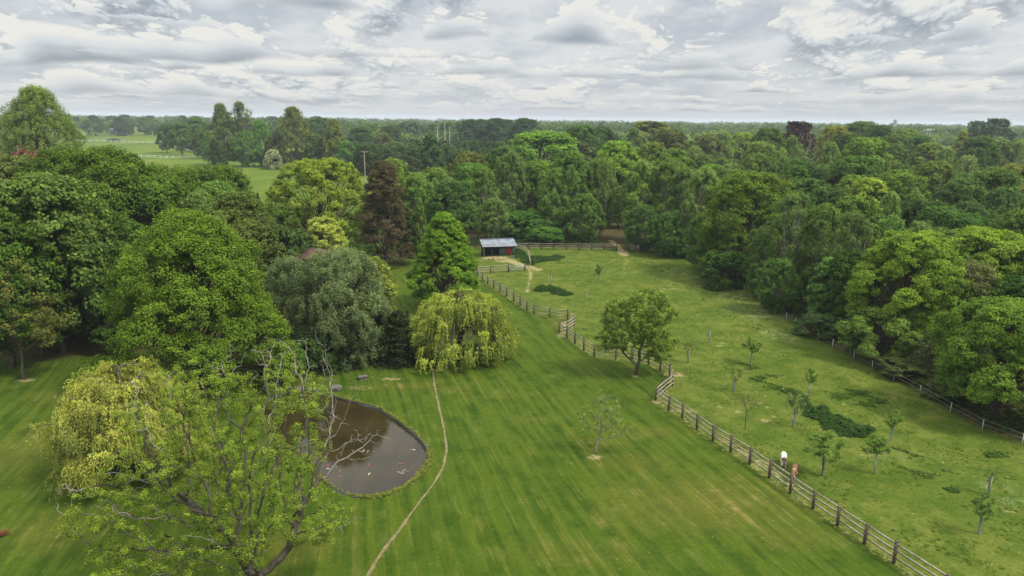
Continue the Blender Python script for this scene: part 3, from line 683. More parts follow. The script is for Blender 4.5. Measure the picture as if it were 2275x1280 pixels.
# ================================================================ one of each kind to copy
def two(f, **kw): return f
PR = {
 'oak0': (lobed(101, 16, 3, 6, nl=34, lr=2.0, nc=26, rc=.72, nv=34, size=.17, flat=.75, squash=1.0), 16, 6.3),
 'oak1': (lobed(102, 16, 2, 6, nl=44, lr=1.6, nc=22, rc=.62, nv=34, size=.17, flat=.8, jit=.3, squash=1.05), 16, 6.3),
 'oak2': (lobed(103, 16, 3, 6, nl=26, lr=2.4, nc=34, rc=.7, nv=34, size=.17, flat=.6, prof=prof_dome, squash=.9), 16, 6.3),
 'lime': (lobed(104, 16, 1, 6, nl=60, lr=1.3, nc=18, rc=.55, nv=30, size=.17, prof=prof_dome, flat=.8, jit=.1), 16, 6.2),
 'birch0': (lobed(105, 16, 2, 3.6, nl=46, lr=1.15, nc=18, rc=.50, nv=44, size=.15, aspect=.42, prof=prof_col, droop=.8, tipb=.1, trunk_r=.2, jit=.35, barkmat=BIRCHBARK, stems=2), 16, 3.9),
 'birch1': (lobed(106, 16, 1.5, 4.2, nl=54, lr=1.3, nc=17, rc=.52, nv=44, size=.15, aspect=.42, prof=prof_col, droop=1.0, tipb=.1, trunk_r=.18, jit=.4, barkmat=BIRCHBARK, stems=3), 16, 4.5),
 'birch2': (lobed(107, 16, 2.5, 3.2, nl=36, lr=1.05, nc=17, rc=.50, nv=44, size=.15, aspect=.42, prof=prof_col, droop=.7, tipb=.1, trunk_r=.2, jit=.45, barkmat=BIRCHBARK), 16, 3.5),
 'column': (lobed(108, 16, 1.0, 2.6, nl=40, lr=.8, nc=16, rc=.4, nv=30, size=.15, prof=prof_col, flat=1.2, trunk_r=.16), 16, 2.9),
 'poplar': (lobed(109, 16, 2.0, 3.6, nl=50, lr=.9, nc=14, rc=.45, nv=26, size=.17, prof=prof_ovate, flat=1.4, trunk_r=.3, jit=.35), 16, 4.0),
 'fir': (conifer(110, 16, 3.4, nw=26, nb=10, nv=60, size=.2, wid=.08), 16, 3.4),
 'farA': (lobed(111, 16, 1.5, 6, nl=22, lr=2.2, nc=14, rc=.95, nv=14, size=.42, limbs=False), 16, 6.5),
 'farB': (lobed(112, 16, 1.5, 6, nl=16, lr=2.6, nc=18, rc=.95, nv=14, size=.42, limbs=False, prof=prof_dome), 16, 6.5),
 'farC': (lobed(113, 16, 1.0, 4, nl=22, lr=1.5, nc=12, rc=.85, nv=14, size=.40, limbs=False, prof=prof_col, jit=.3), 16, 4.4),
 'bush': (lobed(114, 4, .1, 3, nl=26, lr=.95, nc=18, rc=.42, nv=26, size=.15, prof=prof_dome, limbs=False, trunk_r=.1, minz=.02), 4, 3.2),
 'scrub': (lobed(115, 4, .2, 2.6, nl=26, lr=.7, nc=12, rc=.45, nv=26, size=.12, prof=prof_dome, jit=.4, trunk_r=.07, stems=3, minz=.02), 4, 2.8),
}
HAZEK = 0
rt = np.random.default_rng(77)
def tree(key, u, vt, Y_, w, col, label=None, name='broadleaf_tree', cat='tree', group=None, jitter=True, hmin=None):
    """crown top at (u, vt), standing at depth Y_, crown about w photograph pixels wide"""
    pr, ph, prr = PR[key]; tp = at_depth(u, vt, Y_); b = float(gz(tp[0], tp[1])) if Y_ < 200 else 0.0
    h = tp[2]-b; R_ = w*pxm(u, vt, Y_)/2
    if hmin and h < hmin: h = hmin
    c = np.array(col)*(rt.uniform(.93, 1.07, 3)*(rt.uniform(.88, 1.38) if sum(col) > .12 else 1) if jitter else 1); R_ = max(R_, (.36 if key[:3] in ('oak', 'far', 'lim') else .10)*h*prr/6.3)
    return place_tree(name, pr, (tp[0], tp[1], b), float(rt.uniform(0, 6.28)), R_/prr, h/ph, tuple(c), label, cat, group)
def hero(gen, u, vt, Y_, w, col, label, name, cat='tree', group=None, rz=0, **kw):
    tp = at_depth(u, vt, Y_); b = float(gz(tp[0], tp[1])) if Y_ < 200 else 0.0; h = tp[2]-b; R_ = w*pxm(u, vt, Y_)/2
    return place_tree(name, gen(h, R_, **kw), (tp[0], tp[1], b), rz, 1, 1, col, label, cat, group)
def L_(seed, **kw): return lambda h, r: lobed(seed, h, kw.pop('hb', h*.12), r*.96, **kw)
GL = 'big trees on the left of the garden'; GG = 'garden trees'
# ---- left of the garden
hero(L_(1, nl=64, lr=1.9, nc=36, rc=.62, nv=84, size=.082, flat=.75, squash=1.05, trunk_r=.45, jit=.3, hb=.8, prof=lambda t: np.clip(1-t, 0, 1)**.55*np.clip(.8+t*2, 0, 1)), 412, 476, 57, 475, (.084, .128, .014), 'large bright green oak with clumped crown just behind the yellow willow on the left', 'oak_tree', 'tree', GL)
hero(L_(2, nl=60, lr=2.2, nc=34, rc=.7, nv=52, size=.12, flat=.75, squash=1.05, trunk_r=.5, jit=.3, hb=1.5), 195, 334, 86, 400, (.062, .100, .013), 'tallest dark green oak on the left, its top below the mistletoe poplar', 'oak_tree', 'tree', GL)
hero(L_(3, nl=50, lr=2.0, nc=30, rc=.7, nv=46, size=.13, flat=.75, squash=1.05, trunk_r=.4, jit=.3, hb=2), 385, 374, 98, 280, (.062, .098, .013), 'dark green oak between the tallest left oak and the meadow', 'oak_tree', 'tree', GL)
hero(L_(4, nl=30, lr=2.0, nc=26, rc=.7, nv=42, size=.14, flat=.8, squash=1.1, trunk_r=.3, jit=.35, hb=2), 490, 372, 108, 160, (.064, .104, .013), 'narrow green oak standing against the meadow edge', 'oak_tree', 'tree', GL)
hero(L_(5, nl=50, lr=1.8, nc=26, rc=.65, nv=50, size=.12, flat=.75, squash=1.05, trunk_r=.4, jit=.35, hb=1.2), 130, 462, 73, 320, (.052, .088, .013), 'dark green broad tree over the shaded lawn on the left', 'broadleaf_tree', 'tree', GL)
tree('oak1', 262, 545, 68, 200, DARK, 'dark tree in the shade between the two big left oaks', group=GL)
tree('oak0', 118, 595, 70, 190, DARK, 'dark low tree behind the slim trunk on the far left lawn', group=GL)
tree('oak1', 25, 350, 105, 190, OLIVE, 'olive green tree at the left edge below the mistletoe poplar', group=GL)
tree('scrub', 60, 342, 122, 120, (0.098, 0.037, 0.038), 'purple leaved bush below the mistletoe poplar', 'shrub', 'shrub', GL)
tree('oak0', 84, 394, 66, 180, (.066, .108, .024), 'pale yellow green branchy tree in front of the tallest left oak', group=GL)
tree('oak1', 42, 430, 66, 110, (.078, .112, .024), 'yellowish green tree at the left edge of the photo beside the pale one', group=GL)
tree('oak2', -30, 470, 62, 200, OAK, 'green oak cut by the left edge of the photo', group=GL)
tree('lime', 262, 343, 112, 40, FIR, 'small round dark tree in front of the white meadow fence', 'round_tree')
tree('oak0', 320, 398, 84, 160, OAK, 'green oak in the middle of the left tree mass', group=GL)
tree('birch1', 478, 402, 92, 150, (0.087, 0.130, 0.032), 'grey green soft tree right of the left oaks', group=GL)
tree('birch1', 440, 425, 86, 130, (0.084, 0.124, 0.032), 'soft grey green tree behind the big bright oak', group=GL)
tree('lime', 530, 430, 88, 110, (0.071, 0.087, 0.022), 'muted green tree beside the small dark fir', group=GL)
tree('birch0', 487, 470, 78, 60, (.085, .130, .034), 'small pale green tree poking out behind the big bright oak', group=GL)
tree('oak1', 545, 495, 78, 110, (0.057, 0.078, 0.020), 'dull green tree behind the left end of the brown roofed hut', group=GL)
tree('fir', 572, 428, 104, 34, FIR, 'small dark fir left of the yellow green lime', 'fir_tree')
# slim trunked tree on the shaded lawn
rng = np.random.default_rng(31)
def colonized(seed, loc, att, D=.35, dk=.6, di=2.5, direction=(0, 0, 1), trunk=5, tip=.012, cap=.3, clump=.35, nv=40, size=.06, col=(.1, .12, .03), leafr=.03, leafp=1.0, name='tree', label=None, cat='tree', group=None,
              dead=None, bark=None, deadbark=None, tipb=.15, flat=.7, e=2.3, wob=.25, zmin=.1, maxn=4000, aspect=.75):
    r = np.random.default_rng(seed); nodes, par = colonize(r, att, (0, 0, -.3), direction, D, di, dk, trunk, maxn, wob)
    rr, kids = radii(par, tip, e, cap); root = empty(name, loc); tag(root, label, cat, group)
    dm = np.zeros(len(par), bool)
    if dead is not None:
        dm = dead(nodes, par, rr, kids, r)
        for i in range(1, len(par)): dm[i] |= dm[par[i]]
    ch = chains(nodes, par, rr, kids)
    A_ = []; B_ = []
    for pts, rs in ch: A_.append((pts, rs))
    # split by deadness of each polyline's last node
    if dm.any():
        A_ = []; tipmap = {tuple(np.round(nodes[i], 5)): dm[i] for i in range(len(par))}
        for pts, rs in ch:
            fl_ = [tipmap[tuple(np.round(q, 5))] for q in pts]; j = next((i for i, f in enumerate(fl_) if f), len(fl_))
            if j >= 2: A_.append((pts[:j], rs[:j]))
            if len(fl_)-j >= 2 or (j < len(fl_) and j >= 1): B_.append((pts[max(j-1, 0):], rs[max(j-1, 0):]))
    V, Q = tubes(A_, 6); link('trunk', mesh_np('trunk', V, Q, mat=bark or BARK, smooth=True), root)
    if B_:
        V, Q = tubes(B_, 5); link('bare_branches', mesh_np('bare_branches', V, Q, mat=deadbark or PALEBARK, smooth=True), root)
    sel = (rr < leafr) & ~dm & (r.uniform(0, 1, len(par)) < np.where(kids == 0, 1, leafp)) & (np.arange(len(par)) > trunk+2)
    c = nodes[sel]
    if len(c):
        V, tp_, cr = leaf_clumps(r, c, clump, nv, size, aspect, flat, tipb, zmin); o_ = link('crown', leafmesh('crown', V, tp_, r, cr), root); o_.color = (*col, 1)
    return root, nodes, par, rr, dm
def ell(r, n, c, R3, shell=.35, zlo=-9):
    d = nrm(r.normal(size=(n*2, 3))); k = r.uniform(shell**3, 1, (n*2, 1))**(1/3)
    lump = 1+.14*np.sin(d[:, :1]*5+c[0])+.12*np.sin(d[:, 1:2]*6+d[:, 2:]*4)
    p = np.array(c)+d*k*np.array(R3)*lump; return p[p[:, 2] > zlo][:n]
r_ = np.random.default_rng(8); b = P(58, 842)
colonized(8, (b[0], b[1], 0), np.concatenate([ell(r_, 420, (-2.2, .5, 7.5), (4.2, 4, 4.2)), ell(r_, 160, (1.6, 0, 5.2), (3, 2.5, 2.2))]), D=.4, trunk=9, cap=.26, tip=.014, clump=.45, nv=46, size=.075, col=(.115, .120, .034), leafr=.035, leafp=.6,
          name='broadleaf_tree', label='slim trunked tree with thin yellow brown leaves on the shaded lawn at far left', group=GL)
# yellow willow behind the bare oak
hero(lambda h, r: weeping(21, h, r*.95, nb=620, ns=12, nv=24, size=.095, wid=.028, trunk_r=.3, length=(.6, 1.5)), 265, 790, 42.5, 345, (.150, .165, .048), 'yellow weeping willow on the left lawn, behind the half bare oak', 'weeping_willow', 'weeping willow', 'weeping willows')
hero(lambda h, r: weeping(22, h, r*1.06, nb=700, ns=12, nv=24, size=.11, wid=.036, trunk_r=.38, open_dir=-1.35, length=(.6, 1.7)), 1022, 622, 66, 228, (.138, .168, .040), 'yellow green weeping willow at the top end of the worn footpath', 'weeping_willow', 'weeping willow', 'weeping willows')
# grey willow behind the pond and its neighbours
hero(L_(6, nl=70, lr=1.15, nc=22, rc=.5, nv=52, size=.095, aspect=.4, flat=1.0, trunk_r=.3, jit=.2, hb=.5, droop=.5, prof=prof_dome, tiptop=.8, stems=3), 752, 556, 66, 225, (.115, .140, .070), 'silvery grey green willow directly behind the pond', 'grey_willow', 'willow', GG)
hero(L_(7, nl=40, lr=1.0, nc=20, rc=.5, nv=46, size=.09, aspect=.4, flat=1.0, trunk_r=.2, jit=.3, hb=.3, droop=.4, prof=prof_dome, stems=3), 640, 575, 69, 130, (.105, .130, .066), 'pale grey green shrubby willow between the big bright oak and the grey willow', 'grey_willow', 'willow', GG)
tree('oak1', 812, 576, 71, 100, (.105, .120, .026), 'yellowish tree peeping out on the right of the grey willow', group=GG)
tree('column', 778, 668, 62.5, 66, (0.023, 0.038, 0.012), 'dark ivy covered low tree at the right foot of the grey willow', group=GG)
tree('scrub', 700, 745, 62.5, 110, (0.034, 0.066, 0.017), 'dark green bush under the grey willow', 'shrub', 'shrub', GG)
tree('scrub', 640, 760, 61, 110, (0.034, 0.070, 0.017), 'dark green bush at the left end of the pond stones', 'shrub', 'shrub', GG)
hero(lambda h, r: conifer(23, h, r, hb=.1, nw=24, nb=13, nv=80, size=.13, wid=.05, prof=lambda t: (1-t)**.5*.95+.05, tipb=-.1, rag=.35), 882, 692, 64.5, 118, (.026, .034, .015), 'broad dark fir between the grey willow and the yellow green weeping willow', 'fir_tree', 'tree', GG)
hero(lambda h, r: conifer(24, h, r, hb=.1, nw=20, nb=9, nv=60, size=.13, wid=.05), 843, 662, 68, 60, (.014, .026, .014), 'narrow blackish fir touching the right side of the grey willow', 'fir_tree', 'tree', GG)
hero(lambda h, r: conifer(25, h, r, hb=.8, nw=9, nb=5, nv=30, size=.10, wid=.02, trunk_r=.05, upturn=0), 868, 652, 73, 30, (.10, .085, .045), 'thin tiered young larch on the strip of lawn', 'larch_sapling', 'tree', GG)
hero(lambda h, r: conifer(26, h, r, hb=.1, nw=9, nb=6, nv=30, size=.08, wid=.03, trunk_r=.04), 905, 688, 72, 18, (.03, .06, .03), 'tiny green fir between the larch and the weeping willow', 'fir_tree', 'tree', GG)
hero(lambda h, r: lobed(27, h, .6, r*.95, nl=66, lr=.95, nc=24, rc=.42, nv=52, size=.10, prof=lambda t: np.where(t < .2, .8+t, (1-np.clip((t-.2)/.8, 0, 1)**1.5)**.8), flat=.55, jit=.12, trunk_r=.25), 986, 474, 85, 168, (.088, .155, .012), 'vivid green egg shaped tree behind the yellow green weeping willow', 'ornamental_tree', 'tree', GG)
hero(lambda h, r: lobed(28, h, 1.0, r, nl=80, lr=1.5, nc=22, rc=.5, nv=48, size=.12, prof=prof_dome, flat=.9, jit=.12, trunk_r=.4, tipb=.15, tiptop=1.0), 706, 355, 116, 245, (.115, .150, .024), 'big rounded yellow green lime with the meadow right behind it', 'lime_tree', 'tree', GG)
hero(lambda h, r: lobed(29, h, .6, r, nl=64, lr=1.0, nc=20, rc=.5, nv=46, size=.14, aspect=.35, prof=lambda t: np.clip(1-t**3, 0, 1)**.6*(.75+.25*np.clip(1-t, 0, 1)), flat=.55, jit=.45, trunk_r=.3, tipb=-.1), 850, 360, 111, 135, (.078, .058, .034), 'brown needled pine right of the yellow green lime', 'pine_tree', 'tree', GG)
hero(lambda h, r: lobed(30, h, h*.45, r, nl=26, lr=.7, nc=14, rc=.42, nv=40, size=.10, prof=prof_oak, flat=.5, jit=.3, trunk_r=.12, stems=3, tipb=.3), 722, 484, 92, 84, (.170, .200, .050), 'slender pale lime green maple rising behind the brown hut roof', 'maple_tree', 'tree', GG)
tree('column', 932, 444, 112, 30, (.080, .125, .036), 'slim pale poplar rising left of the vivid green tree', 'poplar_tree', 'tree', group=GG)
tree('scrub', 640, 512, 86, 130, (0.046, 0.064, 0.020), 'dark brushwood left of the brown roofed hut', 'shrub', 'shrub', GG)
tree('scrub', 790, 545, 100, 90, DARK, 'dark shrub at the foot of the brown pine', 'shrub', 'shrub', GG)
tree('oak1', 610, 455, 104, 80, MID, 'mid green tree squeezed between small fir and yellow green lime', group=GG)
# pear tree on the fence line
r_ = np.random.default_rng(41); b = P(1411, 832)
PEAR = np.concatenate([ell(r_, 620, (.3, 0, 5.6), (3.1, 3.0, 2.6), .3), ell(r_, 200, (-2.3, -.2, 3.5), (1.8, 1.6, 1.1)), ell(r_, 220, (1.9, -.2, 3.1), (1.8, 1.7, 1.6)), ell(r_, 100, (2.6, 0, 6.2), (1.2, 1.2, 1.0)), ell(r_, 90, (-2.0, 0, 6.4), (1.2, 1, .8))])
colonized(41, (b[0], b[1], gz(b[0], b[1])), PEAR, D=.26, dk=.42, di=2, trunk=6, cap=.30, tip=.016, clump=.36, nv=52, size=.065, col=(.100, .142, .026), leafr=.04, leafp=.75, direction=(.15, 0, 1), name='pear_tree', label='old pear tree with dark crooked limbs beside the zigzag of the paddock fence', group=GG, tipb=.2)
# thin bush on the open lawn
r_ = np.random.default_rng(42); b = P(1323, 1007)
colonized(42, (b[0], b[1], 0), np.concatenate([ell(r_, 300, (.5, .2, 3.0), (1.9, 1.7, 1.7), .15), ell(r_, 90, (1.6, 0, 2.0), (1.3, 1, .7))]), D=.2, dk=.36, di=2, trunk=4, cap=.10, tip=.010, clump=.24, nv=20, size=.045, col=(.110, .135, .040), leafr=.022, leafp=.45, name='thin_shrub', cat='shrub',
          label='thin see-through young tree alone on the mown lawn', group=GG, bark=PALEBARK, dead=lambda N, p, rr, kd, r: (N[:, 0] > 1.5) & (N[:, 2] > 2.4))
# half bare oak close to the camera
r_ = np.random.default_rng(43); bx, by = -12.0, 29.6
ATT = np.concatenate([ell(r_, 1050, (-1.8, 2.2, 7.6), (5.3, 4.4, 4.2), .35, 2.6), ell(r_, 70, (3.6, 4.2, 6.4), (2.2, 1.5, 1.2)), ell(r_, 60, (.6, 4.6, 11.4), (3.0, 1.4, 1.1)), ell(r_, 340, (-6.2, .6, 5.2), (3.0, 2.6, 1.7)), ell(r_, 90, (1.4, 5.4, 9.0), (2.6, 1.4, 1.9)), ell(r_, 120, (2.6, 1.6, 3.6), (2.2, 1.6, 1.2)), ell(r_, 280, (-4.8, -1.2, 3.2), (2.6, 1.6, 1.3)), ell(r_, 260, (-1.0, -1.0, 4.2), (2.4, 1.2, 1.6))])
def deadf(N, p, rr, kd, r):
    d = ((N[:, 0] > 2.6) & (N[:, 2] > 4.9) & (rr < .07)) | ((N[:, 1] > 3.4) & (N[:, 2] > 9.6) & (N[:, 0] > -2.8)) | ((N[:, 0] < -8.3) & (N[:, 2] > 4.6)) | ((N[:, 0] > 3.4) & (N[:, 2] < 3.4))
    i = np.where((rr > .024) & (rr < .045))[0]; d[r.choice(i, int(len(i)*.025), replace=False)] = True
    return d
OAKR = OAKR_ = colonized(43, (bx, by, 0), ATT, D=.25, dk=.34, di=2.6, trunk=7, cap=.44, tip=.0135, e=2.05, clump=.25, nv=84, size=.034, col=(.100, .138, .020), leafr=.036, leafp=.56, wob=.28, maxn=9000, name='half_bare_oak', cat='oak tree',
          label='large half bare oak with pale dead branches reaching over the pond, nearest the camera', group=GG, dead=deadf, tipb=.25)
# ---- right edge of the paddock
GR = 'trees along the right edge of the paddock'
hero(L_(9, nl=60, lr=1.7, nc=28, rc=.62, nv=50, size=.115, flat=.6, squash=1.0, trunk_r=.4, jit=.3, hb=.5, prof=prof_dome, tiptop=1.3), 1672, 386, 104, 235, (.072, .110, .014), 'broad layered maple with a yellow green top at the far right corner of the paddock', 'maple_tree', 'tree', GR)
hero(L_(10, nl=54, lr=1.25, nc=28, rc=.5, nv=64, size=.088, flat=.62, squash=1.0, trunk_r=.35, jit=.25, hb=2.2, tipb=.15, tiptop=1.2), 2035, 520, 69, 235, (.098, .150, .020), 'bright yellow green maple with a visible forked trunk at the paddock edge', 'maple_tree', 'tree', GR)
hero(L_(12, nl=60, lr=1.3, nc=26, rc=.5, nv=52, size=.10, flat=.6, trunk_r=.35, jit=.15, hb=1, prof=prof_dome, tiptop=1.5, tipb=.1), 2195, 512, 76, 230, (.105, .155, .020), 'rounded yellow green tree behind and right of the fork trunked maple', 'lime_tree', 'tree', GR)
hero(L_(13, nl=56, lr=1.2, nc=30, rc=.48, nv=66, size=.075, flat=.6, squash=.95, trunk_r=.35, jit=.3, hb=1.8), 2262, 676, 53, 290, (.090, .145, .020), 'bright green maple hanging over the fence at the right edge of the photo', 'maple_tree', 'tree', GR)
hero(L_(14, nl=34, lr=.85, nc=22, rc=.42, nv=46, size=.09, flat=.5, trunk_r=.12, jit=.4, hb=.3, stems=3), 1965, 690, 66.5, 190, (.092, .135, .028), 'low spreading light green tree in front of the fork trunked maple', 'broadleaf_tree', 'tree', GR)
hero(L_(15, nl=30, lr=.9, nc=16, rc=.5, nv=30, size=.08, flat=.8, trunk_r=.14, jit=.4, hb=1, stems=3), 2170, 585, 66, 140, (.095, .100, .042), 'sparse brownish tree between the bright maples', 'broadleaf_tree', 'tree', GR)
hero(L_(16, nl=26, lr=.8, nc=14, rc=.5, nv=26, size=.075, flat=.9, trunk_r=.12, jit=.4, hb=.3, stems=3, prof=prof_dome), 2110, 745, 61, 170, (.058, .066, .030), 'thin twiggy brownish scrub under the bright maples', 'shrub', 'shrub', GR)
hero(L_(17, nl=44, lr=1.0, nc=20, rc=.42, nv=50, size=.10, aspect=.42, droop=.9, prof=prof_col, trunk_r=.2, jit=.4, hb=1, tipb=.1, stems=4, barkmat=BIRCHBARK), 1770, 432, 91, 165, (.092, .132, .044), 'tall grey green birch with three pale stems, the widest of the right hand birches', 'birch_tree', 'birch', 'birches')
hero(L_(18, nl=40, lr=.95, nc=18, rc=.42, nv=50, size=.10, aspect=.42, droop=.9, prof=prof_col, trunk_r=.18, jit=.4, hb=1, tipb=.1, stems=2, barkmat=BIRCHBARK), 1900, 470, 80, 130, (.082, .118, .038), 'grey green birch left of the fork trunked maple', 'birch_tree', 'birch', 'birches')
tree('birch0', 1835, 455, 88, 110, BIRCH, 'grey green birch between the two widest right hand birches', 'birch_tree', 'birch', 'birches')
tree('birch1', 1700, 520, 91, 80, BIRCHD, 'shorter birch left of the three stemmed one', 'birch_tree', 'birch', 'birches')
tree('birch1', 1735, 575, 84, 110, BIRCHD, 'low drooping birch in front of the three stemmed one', 'birch_tree', 'birch', 'birches')
tree('birch0', 1985, 480, 84, 100, (.086, .130, .036), 'pale birch top just left above the fork trunked maple', 'birch_tree', 'birch', 'birches')
tree('birch2', 2050, 492, 86, 90, (.086, .130, .038), 'soft grey green birch right above the fork trunked maple', 'birch_tree', 'birch', 'birches')
tree('column', 1843, 575, 78, 80, (0.057, 0.101, 0.029), 'fresh green young tree standing between the right hand birches', group=GR)
tree('scrub', 1830, 700, 74, 110, (0.046, 0.074, 0.025), 'dark low scrub behind the white posts below the birches', 'shrub', 'shrub', GR)
tree('scrub', 1620, 560, 98, 120, DARK, 'dark scrub at the far right corner of the paddock', 'shrub', 'shrub', GR)
tree('scrub', 2010, 800, 62, 130, (0.052, 0.066, 0.022), 'dark brambly scrub behind the white posts under the bright maples', 'shrub', 'shrub', GR)
tree('scrub', 2120, 850, 57, 120, (0.057, 0.066, 0.025), 'brown green bramble scrub left of the hanging bright maple', 'shrub', 'shrub', GR)
tree('oak1', 1905, 560, 76, 120, DARK, 'dark tree filling the gap behind the grey green birch', group=GR)
tree('oak0', 2110, 600, 72, 160, DARK, 'dark tree behind the sparse brownish one', group=GR)
tree('oak2', 2330, 540, 72, 200, OAK, 'green tree cut by the right edge of the photo', group=GR)
tree('oak1', 2290, 620, 63, 200, DARK, 'dark tree behind the hanging bright maple', group=GR)
